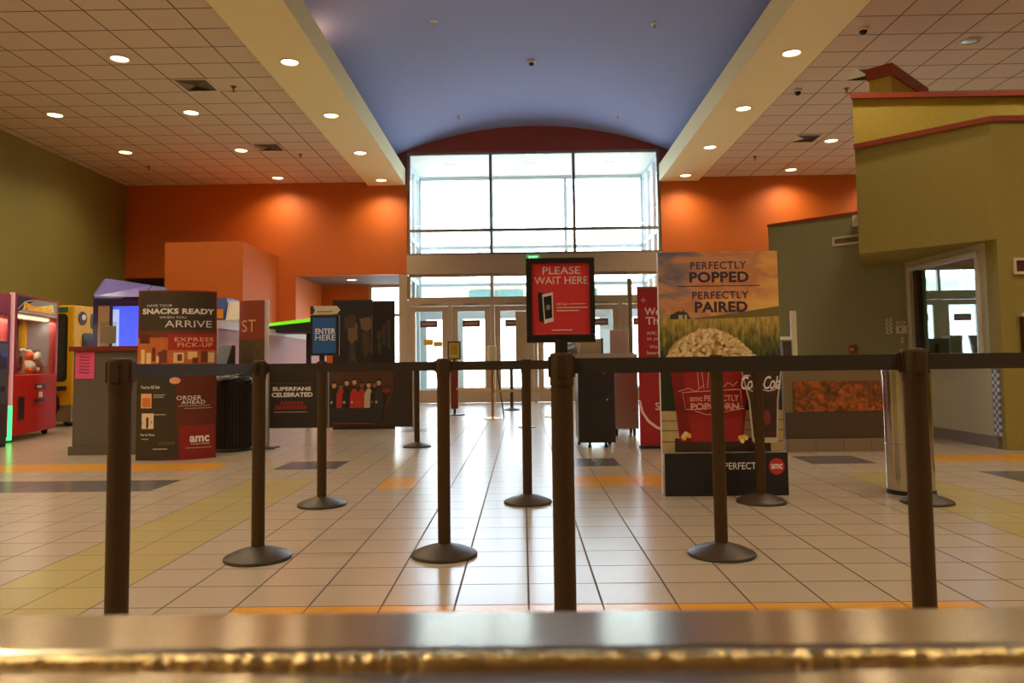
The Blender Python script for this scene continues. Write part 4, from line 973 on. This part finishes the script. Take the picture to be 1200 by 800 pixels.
a.rect(388, 433, 484, 502, P('group_dark', (52, 36, 24))); a.rect(388, 433, 462, 452, P('group_glow', (84, 48, 30)))
a.line([(461, 434), (462, 455), (456, 475), (440, 499)], 1.2, P('arc_red', (120, 40, 28))); a.ell(454, 458, 6, 3, P('arc_red', (120, 40, 28)))
SKN = P('face_tan', (206, 158, 120)); SKD = P('face_brown', (132, 88, 62))
for x, y, sk, sh in ((393, 450, SKN, DK), (401, 452, SKD, P('shirt_red', (180, 40, 32))), (408, 447, SKN, DK), (417, 446, SKN, P('shirt_red', (180, 40, 32))), (426, 450, SKD, P('shirt_red', (180, 40, 32))), (434, 450, SKN, P('shirt_tan', (190, 170, 140))), (441, 450, SKD, DK), (446, 447, SKN, P('shirt_dark', (48, 44, 44)))):
    a.poly([(x-5.5, 479), (x-5, 462), (x-2, 455.5), (x+2, 455.5), (x+5, 462), (x+5.5, 479)], sh); a.poly([(x-5, 479), (x+5, 479), (x+4, 496), (x-4, 496)], P('trousers', (42, 36, 34)))
    a.ell(x, y+1, 2.5, 3.6, sk, 12); a.poly([(x-2.7, y), (x-2, y-3.4), (x+2, y-3.4), (x+2.7, y), (x, y-1.6)], DK); a.ell(x-3, 472, 1.3, 1.8, sk, 8)
a.rect(392, 497, 440, 499, P('floor_glow', (110, 52, 30))); a.build('printed_face', t)
t = thing('poster_stand', 'tall dark two-panel poster stand before the bright passage', 'display', (-2.98, 12.0, 0))
PD = mat('poster_black', (40, 33, 26), 0.5)
B(0, 0.63, 0, 0.03, 0, 2.02, PD).build('panel', t); o = B(0, 0.34, 0, 0.03, 0, 2.0, PD).build('panel', t); o.location = (0.635, 0.0, 0); o.rotation_euler = (0, 0, 0.12)
a = Art().px(391, 460, 352, 502, 0.97, 2.02)
G1 = P('poster_gold', (118, 90, 54), var=0.4, vs=20); G2 = P('poster_umber', (74, 56, 38), var=0.3, vs=20)
a.poly([(405, 372), (413, 368), (417, 372), (416, 384), (408, 390), (404, 385)], G2); a.poly([(408, 385), (417, 384), (418, 398), (412, 404), (408, 398)], G1); a.poly([(421, 374), (433, 372), (435, 384), (430, 389), (423, 386)], G1); a.poly([(423, 390), (431, 388), (434, 412), (426, 420)], G2); a.rect(434.3, 370, 435.4, 416, G1); a.poly([(416, 378), (418.5, 380), (419, 400), (416, 398)], G1); a.poly([(410, 405), (416, 402), (417, 425), (409, 425)], G2)
a.line([(414, 417), (418, 426)], 0.8, G1)
a.build('printed_figures', t)
a = Art(lambda u, v, d: (0.635+u*math.cos(0.12), u*math.sin(0.12)-d, v)).px(437, 460, 352, 502, 0.33, 2.02)
G3 = P('poster_smoke', (74, 64, 54), var=0.3, vs=20)
for x, y, w, h in ((441, 390, 5, 10), (447, 382, 4, 24), (442, 402, 4, 14), (452, 376, 4, 34)): a.poly([(x, y), (x+w, y-2), (x+w-0.6, y+h), (x+0.5, y+h-1)], G3)
a.build('printed_smoke', t)

# ---------------------------------------------------------------- check-in podiums and red banner
t = thing('checkin_podium', 'dark podium cabinet on small feet behind the red sign post', 'podium', (0.64, 9.05, 0))
CAB = mat('podium_dark', (40, 32, 28), 0.4)
CB_ = B(0, 0.43, 0, 0.5, 0.09, 1.03, CAB).build('cabinet', t, bevel=0.004)
mb = MB(); mb.box(0.0, 0.43, 0.0, 0.06, 0.06, 0.09, CAB); mb.build('plinth', t)
for x in (0.03, 0.13, 0.32, 0.4):
    MB().lathe([(0.02, 0), (0.02, 0.03), (0.012, 0.04), (0.012, 0.09)], RUBBER, x, 0.04 if x in (0.13, 0.32) else 0.4, 12).build('foot', t)
B(-0.2, 0.67, -0.02, 0.55, 1.03, 1.10, STEEL).build('worktop', t, bevel=0.004)
for x, z in ((0.2, 0.94), (0.1, 0.87), (0.3, 0.87), (0.34, 0.56)): MB().tube((x, -0.006, z), (x, 0, z), 0.011, CHROME).build('lock', CB_)
t = thing('desk_sign', 'cream card sign standing on the podium worktop', 'sign', (0.69, 9.3, 1.1)); B(0, 0.27, 0, 0.02, 0, 0.18, mat('card_tan', (190, 168, 128), 0.6)).build('card', t); B(0.26, 0.28, -0.005, 0.025, 0, 0.185, BLACK).build('holder', t)
t = thing('card_reader', 'grey card reader lying on the podium beside the red sign', 'card reader', (0.48, 9.2, 1.1)); MB().xprism([(0, 0), (0.18, 0), (0.18, 0.13), (0, 0.05)], 0, 0.17, mat('reader_grey', (110, 106, 104), 0.4)).build('body', t, bevel=0.004); MB().tube((0.03, -0.005, 0.05), (0.14, 0.0, 0.09), 0.012, WHITE).build('swipe_edge', t)
t = thing('steel_podium', 'brushed steel cabinet standing behind the dark podium', 'podium', (1.2, 10.4, 0))
B(0, 0.34, 0, 0.5, 0.1, 1.1, STEEL).build('cabinet', t, bevel=0.004)
B(0.1, 0.24, -0.008, 0, 0.85, 0.92, BLACK).build('slot', t)
for x, y in ((0.05, 0.08), (0.29, 0.08), (0.05, 0.42), (0.29, 0.42)): MB().tube((x-0.015, y, 0.05), (x+0.015, y, 0.05), 0.05, mat('caster_brown', (84, 52, 44), 0.5), 16).box(x-0.02, x+0.02, y-0.02, y+0.02, 0.05, 0.1, MULL).build('caster', t)
t = thing('sneeze_guard', 'clear acrylic screen with a brown upright on the podium', 'screen', (0.1, 10.6, 1.1))
for sx in (1.36,): B(sx, sx+0.055, 0, 0.05, 0, 1.05, mat('brown_upright', (132, 112, 78), 0.5)).build('upright', t)
B(0.5, 1.36, 0.02, 0.028, 0.35, 1.16, ACRYL).build('screen', t)
t = thing('floor_sign', 'narrow beige board on a pole, half hidden behind the red sign', 'sign', (0.05, 12.0, 0))
MB().lathe([(0.14, 0), (0.14, 0.012), (0.03, 0.03), (0.02, 0.04)], BLACK, n=24).build('base', t, smooth=True)
MB().lathe([(0.018, 0.04), (0.018, 1.0), (1e-6, 1.0)], BLACK, n=12).build('pole', t, smooth=True)
B(-0.16, 0.03, -0.015, 0.015, 1.0, 1.8, FRAME).build('board', t)
t = thing('leaflet_board', 'pale pink board standing on the steel cabinet', 'board', (1.19, 10.5, 1.1)); B(0, 0.24, 0, 0.02, 0.0, 0.33, mat('pale_pink_board', (192, 160, 150), 0.6)).build('sheet', t)
t = thing('roll_up_banner', 'tall red welcome banner partly behind the popcorn display', 'banner', (1.34, 8.95, 0))
B(0, 0.85, 0, 0.006, 0.03, 1.85, mat('banner_vinyl', (168, 28, 34), 0.5)).build('sheet', t); B(-0.005, 0.855, -0.06, 0.06, 0, 0.03, RUBBER).build('base', t); B(-0.003, 0.853, -0.008, 0.012, 1.85, 1.87, MULL).build('top_rail', t)
a = Art().px(745, 829, 338, 525, 0.85, 1.85); PKI = P('blush_ink', (244, 206, 196))
a.text('We', 753, 361, 771, 370, PKI, 0.02); a.text('The', 754, 372, 776, 381, PKI, 0.02); a.text('AMC', 755, 389, 767, 393, PKI); a.text('to you', 755, 396, 772, 400.5, PKI); a.text('We', 758, 405, 767, 409, PKI); a.text('learn', 755, 412, 770, 416, PKI, 0.01); a.text('Saf', 763, 472, 777, 481, PKI, 0.01)
a.line([(745, 470), (748, 483), (755, 494), (764, 501), (775, 505), (790, 507), (829, 500)], 3.0, PKI); a.line([(749, 352), (755, 352)], 0.6, PKI); a.line([(752, 349), (752, 355)], 0.6, PKI)
a.build('printed_face', t)

# ---------------------------------------------------------------- ticket counter and booth fittings
t = thing('ticket_counter', 'low ticket counter with a rusty mosaic band before the sage wall', 'counter', (2.84, 8.45, 0))
def mosaic():
    m = bpy.data.materials.new('rust_mosaic'); m.use_nodes = True; nt = m.node_tree; b_ = nt.nodes['Principled BSDF']; N = nt.nodes.new; L = nt.links.new
    tc = N('ShaderNodeTexCoord'); vo = N('ShaderNodeTexVoronoi'); vo.inputs['Scale'].default_value = 26; L(tc.outputs['Object'], vo.inputs['Vector'])
    nz = N('ShaderNodeTexNoise'); nz.inputs['Scale'].default_value = 7; nz.inputs['Detail'].default_value = 6; L(tc.outputs['Object'], nz.inputs['Vector'])
    sp = N('ShaderNodeSeparateXYZ'); L(vo.outputs['Color'], sp.inputs[0])
    ad = N('ShaderNodeMath'); ad.operation = 'MULTIPLY_ADD'; L(sp.outputs[0], ad.inputs[0]); ad.inputs[1].default_value = 0.45; L(nz.outputs['Fac'], ad.inputs[2])
    r = N('ShaderNodeValToRGB'); L(ad.outputs[0], r.inputs[0]); e = r.color_ramp.elements
    e[0].position = 0.35; e[0].color = rgb((78, 54, 28)); e[1].position = 1.0; e[1].color = rgb((196, 100, 34)); n_ = e.new(0.7); n_.color = rgb((128, 72, 28))
    L(r.outputs[0], b_.inputs['Base Color']); b_.inputs['Roughness'].default_value = 0.4
    return m
B(0, 1.5, 0, 0.62, 0.14, 1.0, mat('counter_taupe', (128, 106, 74), 0.6)).build('body', t)
B(0.10, 1.5, -0.012, -0.001, 0.43, 0.76, mosaic()).build('mosaic_panel', t)
B(0.0, 1.5, -0.012, -0.001, 0.15, 0.425, mat('counter_brown', (82, 62, 44), 0.5)).build('lower_panel', t)
B(0, 1.5, -0.012, 0.6, 0, 0.14, gridmat('tile_base', (140, 118, 90), (100, 82, 60), 0.3, 9, 0.02, 0, 0.003, 0.4)).build('tile_base', t)
B(-0.02, 1.52, -0.03, 0.64, 1.0, 1.03, CREAM).build('top', t, bevel=0.004)
t = thing('counter_shelf', 'pale upright with a small shelf on the ticket counter end', 'stand', (2.9, 8.6, 1.03))
B(0.1, 0.155, 0, 0.05, 0, 0.51, CREAM).build('upright', t); B(-0.04, 0.1, 0, 0.12, 0.19, 0.225, WHITE).build('shelf', t); B(-0.0, 0.09, 0.02, 0.1, 0, 0.17, mat('dark_box', (66, 54, 44), 0.5)).build('base_block', t)
# fittings on the 45 degree sage wall: local x runs along the wall toward the booth
wang = math.radians(-45)
def onwall(name, label, cat, x, y, z): return thing(name, label, cat, (x-0.001, y-0.001, z), wang)
t = onwall('wall_vent', 'long white air grille high on the sage green wall', 'air vent', 4.50, 11.08, 2.62)
mb = MB(); Lg = 0.62; mb.box(0, Lg, -0.02, 0, 0, 0.03, CREAM); mb.box(0, Lg, -0.02, 0, 0.1, 0.13, CREAM); mb.box(0, 0.03, -0.02, 0, 0.03, 0.1, CREAM); mb.box(Lg-0.03, Lg, -0.02, 0, 0.03, 0.1, CREAM); mb.build('frame', t)
mb = MB(); mb.box(0.03, Lg-0.03, -0.004, 0, 0.03, 0.1, DKL)
for k in range(3): mb.box(0.03, Lg-0.03, -0.016, -0.006, 0.04+k*0.02, 0.05+k*0.02, mat('grille_tan', (150, 128, 96), 0.5))
mb.build('louvre', t)
t = onwall('emergency_light', 'small white box at the top of the sage green wall', 'light box', 4.72, 10.86, 2.86); B(0, 0.15, -0.06, 0, 0, 0.16, WHITE).build('housing', t, bevel=0.006); B(0.03, 0.12, -0.064, -0.06, 0.05, 0.11, CREAM).build('lens', t)
t = onwall('fire_alarm', 'small red fire alarm box low on the sage green wall', 'alarm', 4.63, 10.95, 1.07); B(0, 0.09, -0.04, 0, 0, 0.12, mat('alarm_red', (150, 50, 34), 0.4)).build('housing', t, bevel=0.005); B(0.02, 0.07, -0.046, -0.04, 0.04, 0.08, mat('alarm_lens', (200, 150, 130), 0.3)).build('lens', t)
for k, w in enumerate(('lowest', 'third from the top', 'second from the top', 'topmost')):
    t = onwall('light_switch', 'cream switch plate beside the ticket window, %s of its column' % w, 'switch', 4.985, 10.595, 1.335+k*0.055); t['group'] = 'switch column'
    B(0, 0.085, -0.012, 0, 0, 0.044, CREAM).build('plate', t); B(0.03, 0.055, -0.02, -0.012, 0.014, 0.03, DKL).build('toggle', t)
t = onwall('thermostat', 'larger cream control box next to the ticket window', 'thermostat', 5.08, 10.5, 1.33); B(0, 0.14, -0.03, 0, 0, 0.11, CREAM).build('housing', t, bevel=0.004); B(0.05, 0.07, -0.034, -0.03, 0.03, 0.08, DKL).build('lever', t)
t = onwall('control_plate', 'narrow cream plate above the larger control box', 'switch', 5.08, 10.5, 1.46); B(0, 0.12, -0.012, 0, 0, 0.035, CREAM).build('plate', t); B(0.02, 0.1, -0.014, -0.012, 0.012, 0.022, DKL).build('slot', t)
t = onwall('key_switch', 'tiny cream key plate below the control box', 'switch', 5.12, 10.46, 1.2); B(0, 0.03, -0.012, 0, 0, 0.08, CREAM).build('plate', t); B(0.01, 0.02, -0.015, -0.012, 0.03, 0.05, DKL).build('keyhole', t)
t = thing('wall_frame', 'small cream framed panel on the olive booth face', 'panel', (5.33, 8.379, 1.89)); mb = MB(); mb.box(0, 0.3, -0.03, 0, 0, 0.03, CREAM); mb.box(0, 0.3, -0.03, 0, 0.15, 0.18, CREAM); mb.box(0, 0.03, -0.03, 0, 0.03, 0.15, CREAM); mb.box(0.27, 0.3, -0.03, 0, 0.03, 0.15, CREAM); mb.build('frame', t); B(0.03, 0.27, -0.012, 0, 0.03, 0.15, P('deep_maroon', (90, 34, 30))).build('face', t)
t = thing('leaflet_holder', 'dark leaflet holder with a cream lip low on the olive booth face', 'holder', (5.38, 8.379, 1.03)); B(0, 0.2, -0.06, 0, 0, 0.4, mat('holder_brown', (78, 48, 30), 0.5)).build('pocket', t); B(-0.01, 0.21, -0.065, 0, 0.4, 0.44, CREAM).build('lip', t)

t = thing('booth_desk', 'dark desk inside the ticket booth seen through its window', 'desk', (5.45, 10.75, 0))
B(0, 1.9, 0, 0.6, 0.0, 0.96, mat('desk_brown', (70, 56, 44), 0.5)).build('body', t); B(-0.02, 1.92, -0.03, 0.63, 0.96, 1.0, GREYB).build('top', t)
t = thing('monitor', 'black monitor on the desk behind the ticket window', 'monitor', (5.66, 10.9, 1.0))
B(0, 0.34, 0, 0.04, 0.03, 0.27, BLACK).build('bezel', t, bevel=0.004); B(0.02, 0.32, -0.003, 0, 0.05, 0.25, mat('monitor_screen', (52, 50, 48), 0.15)).build('screen', t); B(0.12, 0.22, -0.05, 0.08, 0, 0.03, BLACK).build('foot', t)
t = thing('paper_box', 'pale carton beside the monitor behind the ticket window', 'box', (6.04, 10.95, 1.0)); B(0, 0.17, 0, 0.2, 0, 0.3, mat('carton_grey', (170, 158, 140), 0.6)).build('carton', t); B(-0.005, 0.175, -0.005, 0.205, 0.24, 0.31, mat('carton_lid', (188, 176, 158), 0.6)).build('lid', t)
t = thing('tablet_stand', 'dark tablet on a tilted stand behind the ticket window', 'tablet', (6.33, 10.9, 1.0), math.radians(8)); MB().xprism([(0, 0.06), (0.03, 0.05), (0.1, 0.3), (0.08, 0.31)], 0, 0.15, BLACK).build('tablet', t); B(0.04, 0.11, 0.0, 0.12, 0, 0.06, MULL).build('foot', t)
